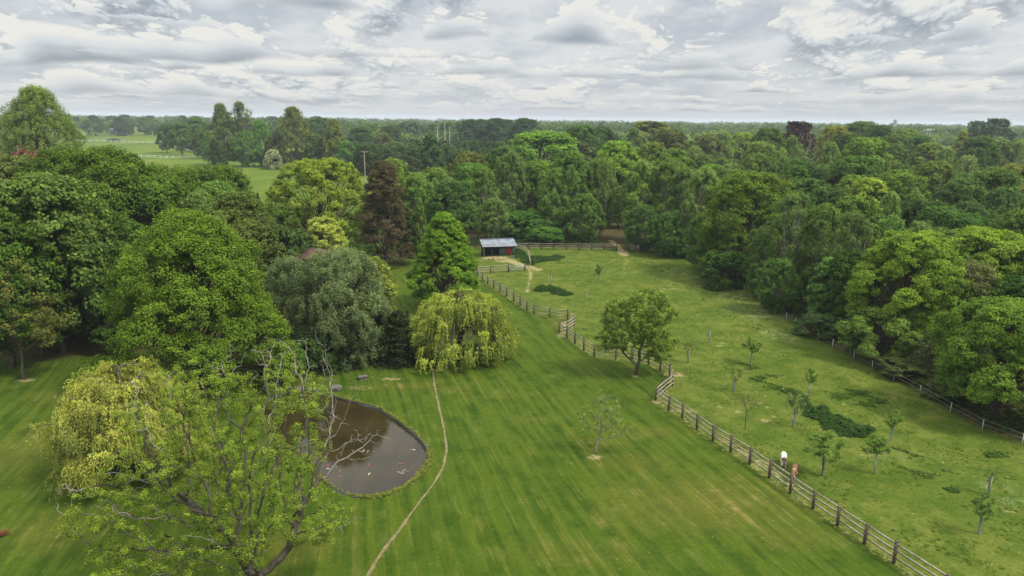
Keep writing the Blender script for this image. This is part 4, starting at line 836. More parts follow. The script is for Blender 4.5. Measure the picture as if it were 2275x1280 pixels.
# ---- back edge of the paddock, left to right (behind the rail fence)
GB = 'trees behind the pony shelter and the back fence'
B_ = [
 ('birch1', 872, 352, 136, 110, (0.104, 0.156, 0.037), 'soft light green willow right behind the brown pine', 'willow_tree'),
 ('birch0', 925, 385, 134, 90, (0.090, 0.140, 0.032), 'soft green tree above the slim pale poplar', 'willow_tree'),
 ('oak1', 905, 470, 122, 90, DARK, 'dark tree right of the brown pine, above the shaded lawn', 'broadleaf_tree'),
 ('oak0', 1003, 402, 127, 120, (0.041, 0.078, 0.020), 'dark green tree right above the vivid green one', 'broadleaf_tree'),
 ('birch1', 968, 372, 146, 100, (0.094, 0.143, 0.032), 'light green drooping tree two crowns right of the brown pine', 'willow_tree'),
 ('birch2', 1078, 372, 128, 74, (0.100, 0.143, 0.037), 'narrow birch just left of the birch with the bare white top', 'birch_tree'),
 ('birch0', 1136, 336, 133, 78, (0.098, 0.140, 0.044), 'birch with a long bare white top stem above the pony shelter', 'birch_tree'),
 ('birch1', 1098, 440, 121, 80, (0.087, 0.130, 0.032), 'low drooping birch directly behind the pony shelter roof', 'birch_tree'),
 ('oak1', 1190, 360, 142, 96, (0.064, 0.122, 0.017), 'fresh green leafy tree between white topped birch and big birch', 'broadleaf_tree'),
 ('oak2', 1175, 470, 124, 120, (0.041, 0.091, 0.017), 'dark layered maple low behind the back fence', 'maple_tree'),
 ('oak2', 1215, 505, 119, 90, (0.052, 0.106, 0.019), 'spreading maple reaching out over the back fence right of the shelter', 'maple_tree'),
 ('birch1', 1266, 335, 128, 128, (0.084, 0.140, 0.030), 'big birch in the middle of the back wood edge', 'birch_tree'),
 ('birch2', 1232, 372, 124, 70, (0.090, 0.140, 0.032), 'slim birch on the left flank of the big middle birch', 'birch_tree'),
 ('birch0', 1338, 352, 127, 86, (0.098, 0.140, 0.042), 'birch with thin pale stems left of the paddock gateway', 'birch_tree'),
 ('birch1', 1300, 430, 120, 90, (0.072, 0.124, 0.028), 'low drooping birch left of the paddock gateway', 'birch_tree'),
 ('oak1', 1378, 420, 140, 80, (0.057, 0.110, 0.017), 'fresh green tree filling the gap above the gateway', 'broadleaf_tree'),
 ('birch0', 1428, 356, 128, 92, (0.102, 0.149, 0.039), 'first tall birch right of the gateway', 'birch_tree'),
 ('birch1', 1432, 455, 119, 90, (0.064, 0.111, 0.028), 'low dark birch right behind the gateway', 'birch_tree'),
 ('birch0', 1490, 352, 126, 96, (0.093, 0.143, 0.037), 'second tall birch right of the gateway', 'birch_tree'),
 ('birch2', 1525, 372, 122, 70, (0.102, 0.143, 0.044), 'slim pale stemmed birch, third right of the gateway', 'birch_tree'),
 ('birch1', 1490, 470, 114, 100, (0.058, 0.109, 0.028), 'low dark birch at the end of the rail fence', 'birch_tree'),
 ('birch0', 1570, 372, 120, 96, (0.099, 0.143, 0.042), 'grey green birch left of the layered maple', 'birch_tree'),
 ('birch2', 1560, 480, 110, 80, (0.064, 0.111, 0.030), 'low birch in the dark corner left of the layered maple', 'birch_tree'),
 ('birch1', 1622, 388, 122, 90, (0.102, 0.149, 0.042), 'soft birch just above the left flank of the layered maple', 'birch_tree'),
 ('oak1', 1040, 340, 165, 100, (0.071, 0.083, 0.022), 'olive oak above the dark tree behind the vivid green one', 'broadleaf_tree'),
 ('oak0', 1045, 365, 150, 80, (0.057, 0.106, 0.019), 'green round tree left of the narrow birch', 'broadleaf_tree'),
 ('oak1', 1120, 352, 160, 90, (0.057, 0.100, 0.019), 'green tree just behind the white topped birch', 'broadleaf_tree'),
 ('lime', 1375, 316, 178, 120, (0.115, 0.170, 0.020), 'bright lime green dome above the birches left of the gateway', 'lime_tree'),
 ('lime', 1448, 318, 182, 90, (0.109, 0.143, 0.031), 'pale lime green crown right of the bright dome', 'lime_tree'),
 ('lime', 1500, 333, 165, 86, (0.090, 0.138, 0.025), 'fresh green crown above the second tall birch', 'lime_tree'),
 ('oak0', 1205, 294, 230, 190, (0.076, 0.127, 0.019), 'wide fresh green oak standing behind the white topped birch', 'oak_tree'),
 ('oak1', 1130, 328, 215, 120, (0.057, 0.106, 0.017), 'green oak joining the left side of the wide fresh green oak', 'oak_tree'),
 ('oak0', 1290, 282, 262, 110, (0.039, 0.076, 0.015), 'dark oak to the right of the wide fresh green oak', 'oak_tree'),
 ('oak1', 1340, 283, 320, 80, (0.046, 0.085, 0.019), 'mid green tree left of the white industrial roof', 'broadleaf_tree'),
 ('farA', 1450, 271, 330, 130, (0.081, 0.095, 0.025), 'wide olive and green crown that breaks the horizon right of the white roof', 'broadleaf_tree'),
 ('oak0', 1488, 290, 250, 92, (0.063, 0.072, 0.024), 'dark olive dome in front of the crown that breaks the horizon', 'broadleaf_tree'),
 ('birch2', 1410, 283, 300, 50, (0.116, 0.167, 0.052), 'thin brownish tree right of the white industrial roof', 'broadleaf_tree'),
 ('birch0', 1545, 325, 210, 56, (0.123, 0.178, 0.048), 'pale green birchlike tree below the grey hall roof', 'broadleaf_tree'),
 ('oak1', 1578, 300, 255, 54, (0.098, 0.122, 0.037), 'light green round tree just right of the grey hall roof', 'broadleaf_tree'),
 ('birch2', 1614, 292, 262, 40, (0.119, 0.171, 0.050), 'slim birchlike tree with bare twigs, middle of the far wood', 'broadleaf_tree'),
 ('oak2', 1625, 366, 172, 80, (0.071, 0.110, 0.029), 'round green tree above the soft birch by the layered maple', 'broadleaf_tree'),
 ('oak1', 1560, 345, 188, 70, (0.085, 0.114, 0.034), 'pale green tree in the hollow behind the third birch', 'broadleaf_tree'),
 ('lime', 1650, 296, 275, 36, (0.121, 0.159, 0.034), 'small lime green tree left of the purple beech', 'broadleaf_tree'),
 ('lime', 1710, 286, 262, 84, (0.060, 0.095, 0.019), 'green dome immediately left of the purple beech', 'broadleaf_tree'),
 ('oak0', 1690, 318, 205, 70, (0.083, 0.119, 0.032), 'light green crown in front of the green dome', 'broadleaf_tree'),
 ('oak1', 1684, 345, 178, 66, (0.081, 0.122, 0.031), 'light green crown above the layered maple', 'broadleaf_tree'),
 ('birch0', 1738, 330, 195, 46, (0.113, 0.178, 0.044), 'slim light green tree left of the tall bare tree', 'broadleaf_tree'),
 ('birch2', 1764, 300, 225, 40, (0.113, 0.167, 0.048), 'slim pointed tree right in front of the purple beech', 'broadleaf_tree'),
 ('farA', 1777, 272, 285, 72, PURPLE, 'dark purple copper beech on the right of the photo', 'copper_beech'),
 ('lime', 1856, 281, 270, 38, (0.155, 0.175, 0.031), 'small yellow green tree right of the copper beech', 'broadleaf_tree'),
 ('oak0', 1918, 272, 330, 110, (0.057, 0.098, 0.020), 'broad green oak whose top touches the horizon right of the copper beech', 'oak_tree'),
 ('oak1', 1960, 281, 290, 56, (0.041, 0.076, 0.019), 'dark oak on the right end of the broad horizon oak', 'oak_tree'),
 ('oak1', 1880, 300, 240, 60, (0.046, 0.085, 0.020), 'dark green tree below the small yellow green one', 'broadleaf_tree'),
 ('birch1', 1848, 315, 205, 62, (0.116, 0.171, 0.046), 'pale grey green tree right of the tall bare tree', 'broadleaf_tree'),
 ('oak0', 1925, 309, 185, 112, (0.078, 0.125, 0.022), 'large round fresh green crown, the biggest of the far right wood', 'broadleaf_tree'),
 ('oak2', 1900, 350, 150, 80, (0.064, 0.110, 0.020), 'green crown low on the left of the biggest far crown', 'broadleaf_tree'),
 ('oak1', 1985, 322, 215, 56, (0.074, 0.104, 0.025), 'green tree right of the biggest far crown', 'broadleaf_tree'),
 ('oak1', 2013, 289, 300, 46, (0.090, 0.133, 0.024), 'light green tree standing alone before the field strip', 'broadleaf_tree'),
 ('oak1', 1996, 300, 270, 36, (0.063, 0.106, 0.020), 'green tree just left of the lone light green one', 'broadleaf_tree'),
 ('oak0', 2043, 302, 275, 28, (0.057, 0.111, 0.019), 'small round bright tree left of the floodlight poles', 'broadleaf_tree'),
 ('lime', 2066, 319, 225, 90, (0.098, 0.133, 0.029), 'flat topped light green tree below the floodlight poles', 'broadleaf_tree'),
 ('birch1', 2105, 330, 215, 60, (0.093, 0.133, 0.039), 'brownish green tree left of the pale pointed one', 'broadleaf_tree'),
 ('poplar', 2142, 293, 262, 54, (0.149, 0.159, 0.043), 'tall pale yellow green tree near the right edge', 'broadleaf_tree'),
 ('birch1', 2150, 345, 200, 66, (0.108, 0.156, 0.054), 'brownish thin tree under the tall pale one', 'broadleaf_tree'),
 ('oak0', 2182, 304, 245, 66, (0.057, 0.093, 0.022), 'dark green round tree right of the tall pale one', 'broadleaf_tree'),
 ('birch0', 2232, 311, 250, 56, (0.104, 0.159, 0.039), 'pale stemmed light tree, second from the right edge', 'broadleaf_tree'),
 ('birch1', 2270, 311, 250, 60, (0.109, 0.156, 0.042), 'pale stemmed light tree at the right edge', 'broadleaf_tree'),
 ('farA', 2219, 265, 420, 84, BLUISH, 'big dark bluish tree rising above the horizon at the right', 'broadleaf_tree'),
 ('farB', 2172, 271, 430, 50, BLUISH, 'dark bluish tree left of the biggest horizon tree', 'broadleaf_tree'),
 ('oak1', 1782, 362, 168, 56, DARK, 'dark tree under the copper beech and the bare tree', 'broadleaf_tree'),
 ('oak0', 1834, 378, 158, 50, (0.032, 0.066, 0.017), 'dark round tree below the grey green pale tree', 'broadleaf_tree'),
 ('oak2', 1887, 372, 152, 72, (0.048, 0.074, 0.022), 'dull dark green crown left of the small yellow tree', 'broadleaf_tree'),
 ('lime', 1934, 398, 132, 44, (0.149, 0.185, 0.025), 'small yellow green tree standing out in the dark of the far right wood', 'broadleaf_tree'),
 ('oak1', 1903, 392, 138, 52, (0.074, 0.119, 0.022), 'green tree touching the small yellow green one from the left', 'broadleaf_tree'),
 ('oak0', 2012, 388, 132, 90, (0.071, 0.119, 0.022), 'fresh green clumpy crown right of the small yellow green tree', 'broadleaf_tree'),
 ('oak1', 2085, 362, 142, 112, (0.097, 0.117, 0.034), 'mixed brownish and green wide crown in the far right wood', 'broadleaf_tree'),
 ('oak2', 2140, 398, 126, 92, (0.060, 0.091, 0.024), 'mid green crown below the brownish thin tree', 'broadleaf_tree'),
 ('oak0', 2212, 376, 132, 96, (0.071, 0.119, 0.024), 'fresh green clumpy crown near the right edge', 'broadleaf_tree'),
 ('oak1', 2262, 368, 140, 60, (0.109, 0.117, 0.034), 'yellowish crown at the right edge above the dark wood', 'broadleaf_tree'),
 ('birch1', 2155, 448, 106, 120, (0.058, 0.095, 0.032), 'dark grey green soft tree above the rounded yellow green tree', 'broadleaf_tree'),
 ('birch1', 2232, 418, 112, 120, (0.067, 0.105, 0.037), 'grey green soft tree near the right edge', 'broadleaf_tree'),
 ('oak0', 2092, 462, 100, 84, (0.046, 0.083, 0.020), 'dark green tree left of the dark soft tree', 'broadleaf_tree'),
 ('birch1', 1982, 426, 112, 70, (0.113, 0.162, 0.046), 'pale grey green tree above the birch tops', 'broadleaf_tree'),
 ('birch0', 2036, 425, 112, 70, (0.081, 0.118, 0.037), 'dull grey tree with bare brown twigs above the birch tops', 'broadleaf_tree'),
 ('oak1', 1905, 440, 100, 90, (0.090, 0.133, 0.024), 'lime tinted crown above the grey green birch', 'broadleaf_tree'),
 ('oak1', 1845, 420, 116, 80, (0.057, 0.091, 0.024), 'green crown between three stemmed birch and lime tinted crown', 'broadleaf_tree'),
 ('oak0', 1800, 400, 130, 70, (0.041, 0.074, 0.019), 'dark crown over the three stemmed birch', 'broadleaf_tree'),
 ('oak2', 1740, 392, 140, 66, (0.060, 0.089, 0.022), 'green crown behind the yellow top of the layered maple', 'broadleaf_tree'),
 ('oak1', 2270, 470, 92, 80, (0.063, 0.106, 0.020), 'green crown at the right edge above the rounded yellow green tree', 'broadleaf_tree'),
]
for key, u, v, Y_, w, c_, lab, nm in B_:
    if 1060 < u < 1545 and 100 < Y_ < 150: Y_ += 13 if u < 1400 else 7
    tree(key, u, v, Y_, w, c_, lab, nm, 'birch' if 'birch_' in nm else 'tree', 'birches' if 'birch_' in nm else GB)
# tall leafless tree
r_ = np.random.default_rng(44); tp = at_depth(1802, 285, 210)
colonized(44, (tp[0], tp[1], 0), ell(r_, 140, (0, 0, tp[2]*.72), (3.6, 3.6, tp[2]*.30)), D=.6, dk=1.0, di=5, trunk=8, cap=.35, tip=.05, leafr=0, bark=PALEBARK, name='bare_tree', label='tall leafless grey tree in front of the copper beech')
# ---- poplars and hedge trees round the meadow
GM = 'trees round the meadow'
def mistletoe(root, spots, scale):
    for q, (x_, y_, z_, r) in enumerate(spots):
        rr_ = np.random.default_rng(q); V, tp_, cr = leaf_clumps(rr_, np.array([[x_, y_, z_]]), r, 420, .11*scale, .4, 1.0, -.2); o_ = link('mistletoe', leafmesh('mistletoe', V, tp_, rr_, cr), root); o_.color = (.040, .046, .014, 1)
def pop(seed, u, v, Y_, w, col, label, spots, **kw):
    tp = at_depth(u, v, Y_); h = tp[2]; R_ = w*pxm(u, v, Y_)/2; a = dict(nl=46, lr=R_*.27, nc=14, rc=.8, nv=26, size=.24, prof=prof_ovate, flat=1.3, trunk_r=.45, jit=.35, hb=h*.12, stems=2, aspect=.6); a.update(kw)
    hb = a.pop('hb'); root = place_tree('poplar_tree', lobed(seed, h, hb, R_, **a), (tp[0], tp[1], 0), 0, 1, 1, col, label, 'poplar', 'mistletoe poplars')
    mistletoe(root, [(a_*R_, -b_*R_, c_*h, d_) for a_, b_, c_, d_ in spots], 2.0 if Y_ > 250 else 1.3)
    return root
pop(51, 72, 196, 185, 190, (.110, .145, .030), 'largest poplar at the upper left, rising high above the horizon with mistletoe balls', [(.0, .55, .72, .75), (.25, .5, .62, .95), (.42, .5, .60, .8), (.3, .55, .56, 1.1), (.12, .6, .68, .6)], nl=140, nv=40, size=.17, stems=3, prof=lambda t: np.clip(1-t**2.4, 0, 1)**.75, rc=.75, flat=1.5, aspect=.55, jit=.2)
pop(52, 488, 232, 330, 72, (.085, .115, .036), 'left one of the pair of thin topped poplars with dark mistletoe', [(.3, .4, .72, 1.3), (.0, .5, .62, 1.6), (.35, .5, .55, 1.5), (-.1, .5, .48, 1.3), (.2, .5, .42, 1.2)], nl=60, nv=24)
pop(53, 530, 228, 335, 66, (.090, .115, .042), 'right one of the pair of thin topped poplars, with its bare trunk showing', [(.2, .4, .80, 1.1), (.1, .4, .70, 1.5), (-.1, .5, .55, 1.0), (.1, .5, .88, .8)], nl=30, nv=16, hb=13)
pop(54, 650, 240, 330, 96, (.100, .120, .030), 'broad brownish yellow poplar with mistletoe in the middle of the hedge', [(.0, .5, .90, .9), (-.05, .5, .52, 1.4), (.3, .5, .50, .9), (-.4, .5, .42, 1.0)], nl=60, nv=30)
pop(55, 740, 268, 325, 50, (.100, .120, .028), 'small pointed brownish yellow poplar right of the broad one', [], nl=60, nv=30)
MD = [('oak0', 398, 272, 420, 52, (0.063, 0.101, 0.025), 'grey green round tree at the left end of the meadow hedge', 'broadleaf_tree'), ('oak1', 366, 277, 450, 36, (0.037, 0.072, 0.019), 'dark tree where the hedge meets the far white fence', 'broadleaf_tree'),
 ('oak0', 436, 261, 470, 38, (0.052, 0.095, 0.020), 'round green tree behind the left end of the hedge', 'broadleaf_tree'), ('oak1', 445, 288, 390, 50, (0.067, 0.104, 0.025), 'soft green tree left of the thin topped poplars', 'broadleaf_tree'),
 ('birch1', 468, 292, 345, 50, (0.087, 0.152, 0.032), 'drooping green tree over the near white fence end', 'broadleaf_tree'), ('oak1', 485, 312, 325, 40, (0.046, 0.078, 0.020), 'dark ivy clad tree at the corner of the meadow', 'broadleaf_tree'),
 ('birch1', 575, 266, 335, 52, (0.084, 0.159, 0.030), 'fresh green tree between the poplar pair and the broad poplar', 'broadleaf_tree'), ('birch1', 545, 290, 330, 60, (0.084, 0.140, 0.032), 'grey green tree right of the bare poplar trunk', 'broadleaf_tree'),
 ('oak1', 610, 300, 325, 50, (0.063, 0.090, 0.025), 'green tree right behind the blossom bush', 'broadleaf_tree'), ('oak1', 700, 300, 330, 50, (0.067, 0.100, 0.025), 'green tree between the two brownish poplars', 'broadleaf_tree'),
 ('birch0', 770, 312, 300, 50, (0.072, 0.143, 0.030), 'green bushy tree at the right end of the meadow hedge', 'broadleaf_tree'), ('bush', 606, 334, 318, 40, (.21, .20, .15), 'pale pink blossoming bush in the meadow hedge', 'blossom_bush'),
 ('oak1', 820, 322, 290, 60, (0.046, 0.076, 0.020), 'dark bush behind the wooden utility pole', 'shrub'), ('farC', 953, 300, 285, 28, (0.034, 0.072, 0.019), 'dark upright tree among the round bushes', 'broadleaf_tree'),
 ('oak0', 1105, 264, 520, 100, (0.030, 0.059, 0.017), 'big dark oak clump breaking the skyline at the centre', 'oak_tree'), ('oak1', 1055, 266, 530, 90, (0.032, 0.064, 0.019), 'big dark oak left of the centre skyline clump', 'oak_tree'), ('oak0', 1165, 264, 480, 80, (0.032, 0.066, 0.019), 'dark oak right of the centre skyline clump', 'oak_tree'),
 ('lime', 1045, 312, 330, 52, (0.048, 0.068, 0.027), 'single round bush by the gap in the central hedge', 'round_bush'), ('lime', 987, 312, 340, 56, (0.053, 0.070, 0.029), 'long rounded bush left of the single round bush', 'round_bush'), ('lime', 922, 309, 350, 48, (0.057, 0.074, 0.031), 'rounded bush left of the dark upright tree', 'round_bush'),
 ('lime', 879, 316, 330, 60, (0.057, 0.083, 0.031), 'wide rounded grey green bush in the central hedge', 'round_bush'), ('lime', 845, 322, 310, 44, (0.055, 0.083, 0.027), 'small rounded bush right of the utility pole', 'round_bush'), ('lime', 915, 330, 285, 60, (0.053, 0.081, 0.027), 'rounded bush in front of the central hedge', 'round_bush'),
 ('lime', 1110, 315, 330, 50, (0.057, 0.072, 0.029), 'grey green bush right of the single round bush', 'round_bush'), ('oak1', 865, 280, 450, 60, (0.044, 0.066, 0.024), 'dark tree behind the central bushes on the left', 'broadleaf_tree'), ('oak0', 708, 262, 470, 60, (0.046, 0.081, 0.022), 'green tree behind the gap between the two brownish poplars', 'broadleaf_tree'),
 ('oak1', 850, 296, 390, 50, (0.071, 0.085, 0.034), 'pale grey tree over the wide rounded bush', 'broadleaf_tree'), ('oak0', 800, 282, 420, 60, (0.048, 0.087, 0.022), 'green tree behind the utility pole', 'broadleaf_tree')]
for key, u, v, Y_, w, c_, lab, nm in MD:
    tree(key, u, v, Y_, w, c_, lab, nm, 'shrub' if nm in ('shrub', 'round_bush', 'blossom_bush') else 'tree', GM)
LM = [(1777, 285, 'the copper beech'), (1925, 330, 'the largest far crown'), (2142, 305, 'the tall pale tree'), (2219, 275, 'the big bluish horizon tree'), (2065, 292, 'the floodlight poles'), (1990, 268, 'the small mast'), (1856, 285, 'the small yellow green tree'),
 (1672, 400, 'the layered maple'), (1547, 303, 'the long grey hall'), (1380, 305, 'the white hall'), (1450, 280, 'the wide olive crown'), (1375, 330, 'the bright lime dome'), (1205, 310, 'the wide fresh green oak'), (1136, 345, 'the white topped birch'), (1266, 345, 'the big middle birch'),
 (1105, 270, 'the dark skyline clump'), (988, 285, 'the three thin poles'), (1045, 322, 'the single round bush'), (922, 318, 'the rounded bush by the dark upright tree'), (850, 325, 'the small rounded bush'), (809, 345, 'the wooden utility pole'), (740, 280, 'the small pointed poplar'), (650, 260, 'the broad brownish poplar'), (510, 245, 'the thin topped poplars'), (268, 292, 'the grey roofed house'), (183, 300, 'the pale box frame'),
 (230, 345, 'the tallest left oak'), (72, 230, 'the largest poplar'), (2035, 540, 'the fork trunked maple'), (2195, 530, 'the rounded yellow green tree'), (1770, 450, 'the three stemmed birch'), (2262, 700, 'the hanging bright maple'), (1500, 370, 'the second tall birch'), (1934, 405, 'the small bright yellow tree'), (1570, 385, 'the grey green birch by the maple'), (2013, 295, 'the lone light green tree'), (398, 280, 'the left end of the meadow hedge')]
USED = set()
def project(p_):
    d = np.asarray(p_, float)-np.array([0, 0, CH]); w_ = float(d@_f); return 1137.5+float(d@_r)/w_*F, 640-float(d@_u)/w_*F
def autolabel(p_, h, col, key, kind='tree'):
    u, v = project((p_[0], p_[1], h)); c_ = np.array(col); lum = c_@np.array([.3, .6, .1])
    tone = 'dark' if lum < .052 else 'mid' if lum < .078 else 'light'; hue = 'olive' if c_[0] > c_[1]*.82 else 'bluish green' if c_[2] > c_[1]*.44 else 'green'
    shp = {'birch0': 'drooping', 'birch1': 'drooping', 'birch2': 'slim', 'farC': 'narrow', 'farB': 'domed', 'oak2': 'spreading', 'oak1': 'bushy', 'oak0': 'rounded', 'farA': 'broad', 'bush': 'low'}.get(key, 'rounded')
    ds = sorted(LM, key=lambda q: (q[0]-u)**2+((q[1]-v)*2.5)**2)
    def rel(q):
        dx, dy = u-q[0], v-q[1]
        far = 'just ' if abs(dx) < 45 and abs(dy) < 30 else 'well ' if abs(dx) > 110 else ''
        return far+('left of ' if dx < 0 else 'right of ')+q[2] if abs(dx) > abs(dy)*1.2 else far.replace('well ', '')+('above ' if dy < 0 else 'below ')+q[2]
    base = f'{tone} {hue} {shp} {kind} '
    for cand in [base+rel(ds[0])]+[base+rel(ds[i]) for i in (1, 2)]+[base+rel(ds[0])+', '+rel(ds[i]) for i in (1, 2, 3)]+[f'{w_} {base}'+rel(ds[0]) for w_ in ('taller', 'smaller', 'wider', 'thinner')]:
        if cand not in USED and len(cand.split()) <= 16: USED.add(cand); return cand
    return None
# hedge along the far side of the meadow and in the centre: single hedge shrubs
hedge_pts = [(500+i*17, 352+i*.85, 318-i*1.2, 12) for i in range(19)]
for i, (u, vb, Y_, h_) in enumerate(hedge_pts):
    g_ = P(u, vb+4, 0); v_ = vb-22+rt.uniform(-3, 4); tp = at_depth(u, v_, float(g_[1])); tree('bush', u, v_, float(g_[1]), 34, (.036, .060, .018), autolabel(tp, tp[2], (.03, .05, .012), 'bush', 'hedge shrub') or 'dark hedge shrub along the meadow', 'hedge_shrub', 'shrub', 'dark hedge shrubs along the meadow')
for i in range(22):
    u = 790+i*15; v_ = 322+rt.uniform(-8, 14); Y_ = 300+rt.uniform(-15, 70); tp = at_depth(u, v_, Y_)
    tree('bush', u, v_, Y_, 40, (.042, .070, .028), autolabel(tp, tp[2], (.042, .070, .028), 'bush', 'bush') or 'grey green bush in the rough ground at the centre', 'bush', 'shrub', 'bushes at the centre')
for i in range(10):
    u = 375+i*11; g_ = P(u, 320+i*3.2, 0); tp = at_depth(u, 303+i*2.6, float(g_[1])); tree('bush', u, 303+i*2.6, float(g_[1]), 24, (.050, .088, .028), autolabel(tp, tp[2], (.05, .088, .028), 'bush', 'fence side shrub') or 'green hedge shrub along the white fence', 'hedge_shrub', 'shrub', 'hedge shrubs by the white fence')
# ---- trees that fill the wood behind the named ones
def fill(n, box, hr, wr, cols, label, group, keys=('farA', 'farB', 'farC'), gap=5, avoid=None, seed=1):
    r = np.random.default_rng(seed); got = []
    for _ in range(n*40):
        if len(got) >= n: break
        x_ = r.uniform(box[0], box[1]); y_ = r.uniform(box[2], box[3])
        if avoid is not None and avoid(x_, y_): continue
        if any((x_-a)**2+(y_-b_)**2 < gap*gap for a, b_ in got): continue
        got.append((x_, y_)); k_ = keys[r.integers(len(keys))]; pr, ph, prr = PR[k_]; h = r.uniform(*hr); w_ = r.uniform(*wr); c_ = np.array(cols[r.integers(len(cols))])*r.uniform(.8, 1.5)*r.uniform(.9, 1.1, 3)
        nm = 'birch_tree' if k_.startswith('birch') else 'broadleaf_tree'
        place_tree(nm, pr, (x_, y_, 0), float(r.uniform(0, 6.28)), w_/prr/2, h/ph, tuple(c_), autolabel((x_, y_), h, c_, k_) or label, 'tree', group)
def off_view(x_, y_): return abs(x_) > y_*.78+6
fill(34, (4, 120, 128, 225), (10.5, 13.5), (9, 12), [DARK, OAK, MID, BIRCHD], 'green tree standing in the wood behind the paddock', 'trees inside the wood', ('oak0', 'oak1', 'birch1', 'oak2'), 9.5, lambda x_, y_: off_view(x_, y_) or (y_ < 130+0*x_ and x_ < 30), 3)
fill(22, (42, 130, 66, 130), (8.5, 11.5), (8, 11), [DARK, OAK, MID, BIRCHD], 'shaded tree standing in the wood right of the paddock', 'trees inside the right wood', ('oak0', 'oak1', 'birch1'), 8, lambda x_, y_: off_view(x_, y_) or sdist(np.array([x_]), np.array([y_]), PADDOCK)[0] > -9 or x_ < 38, 4)
fill(12, (-70, -36, 80, 125), (8, 10), (9, 12), [DARK, OAK, OLIVE], 'green tree behind the left oaks', 'trees behind the left oaks', ('oak0', 'oak1'), 9, lambda x_, y_: off_view(x_, y_) or x_ > -.36*y_-3, 5)
fill(66, (10, 330, 225, 430), (12.5, 16), (10, 15), [MID, OAK, (.060, .095, .034), (.070, .100, .040), BLUISH], 'green tree in the far wood on the right', 'trees of the far right wood', ('farA', 'farB', 'farC', 'oak1'), 13, lambda x_, y_: off_view(x_, y_) or (x_ > .56*y_ and x_ < .66*y_ and y_ > 280), 6)
fill(40, (-250, 20, 560, 740), (15, 20), (12, 17), [MID, BLUISH, (.040, .074, .030), DARK], 'green tree in the belt beyond the meadows', 'trees of the belt beyond the meadows', ('farA', 'farB'), 14, lambda x_, y_: off_view(x_, y_) or (x_ < -.36*y_ and y_ < 720), 7)
fill(30, (-520, -190, 790, 900), (18, 24), (14, 20), [MID, BLUISH, (.055, .085, .028), DARK], 'green tree in the belt at the end of the left meadow', 'trees at the end of the left meadow', ('farA', 'farB'), 16, off_view, 8)
# ---- far-off woodland: one mass to the horizon
def far_wood(name, label, n, rng_, yr, col, hr=(13, 17), keep=None, nvv=110, sz=1.0):
    r = np.random.default_rng(rng_); V = []; T_ = []; C_ = []
    y_ = yr[0]*(yr[1]/yr[0])**r.uniform(0, 1, n); x_ = y_*r.uniform(-.8, .8, n)
    if keep is not None: k = keep(x_, y_); x_ = x_[k]; y_ = y_[k]
    m_ = len(x_); h = r.uniform(*hr, m_); R_ = r.uniform(5, 13, m_)*(1+(y_-yr[0])/yr[1]*.6)
    g_ = nrm(r.normal(size=(m_, nvv, 3))); g_[..., 2] = np.abs(g_[..., 2])*1.0-.35
    lump = 1+.16*np.sin(g_[..., 0]*6+x_[:, None])+.14*np.sin(g_[..., 1]*7+g_[..., 2]*5)
    c_ = np.stack([x_, y_, h*.58], 1)[:, None]+g_*(np.stack([R_, R_, h*.44], 1)[:, None])*(lump*r.uniform(.82, 1.02, (m_, nvv)))[..., None]
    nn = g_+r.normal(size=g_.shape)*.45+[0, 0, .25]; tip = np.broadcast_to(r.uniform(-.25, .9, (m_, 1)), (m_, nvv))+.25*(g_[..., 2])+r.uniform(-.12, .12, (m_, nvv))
    s_z = np.repeat(sz*(1+(y_-yr[0])/yr[1]*1.2), nvv)
    V = cards(c_.reshape(-1, 3), nn.reshape(-1, 3), s_z, s_z*.8, r)
    o_ = link(name, leafmesh(name, V, tip.reshape(-1), r, np.repeat(r.uniform(0, 1, m_), nvv))); o_.color = (*col, 1); tag(o_, label, 'woodland', kind='stuff')
far_wood('far_woodland', 'bluish green woodland along the whole horizon', 2600, 91, (620, 3200), (.038, .066, .018), (13, 25), keep=lambda x_, y_: ~((x_ < -.33*y_) & (x_ > -.62*y_) & (y_ < 800)))
far_wood('middle_woodland', 'dense green woodland in front of the horizon on the right and centre', 460, 92, (400, 760), (.052, .082, .022), (13, 19), keep=lambda x_, y_: ((x_ > .05*y_) & ~((x_ > .52*y_) & (x_ < .66*y_) & (y_ < 520))) | ((x_ > -.30*y_) & (y_ > 520)), nvv=170, sz=.75)

print('OAK nodes', len(OAKR[1]), 'dead', OAKR[4].sum(), 'thin', (OAKR[3]<.032).sum(), 'rmax', OAKR[3].max())
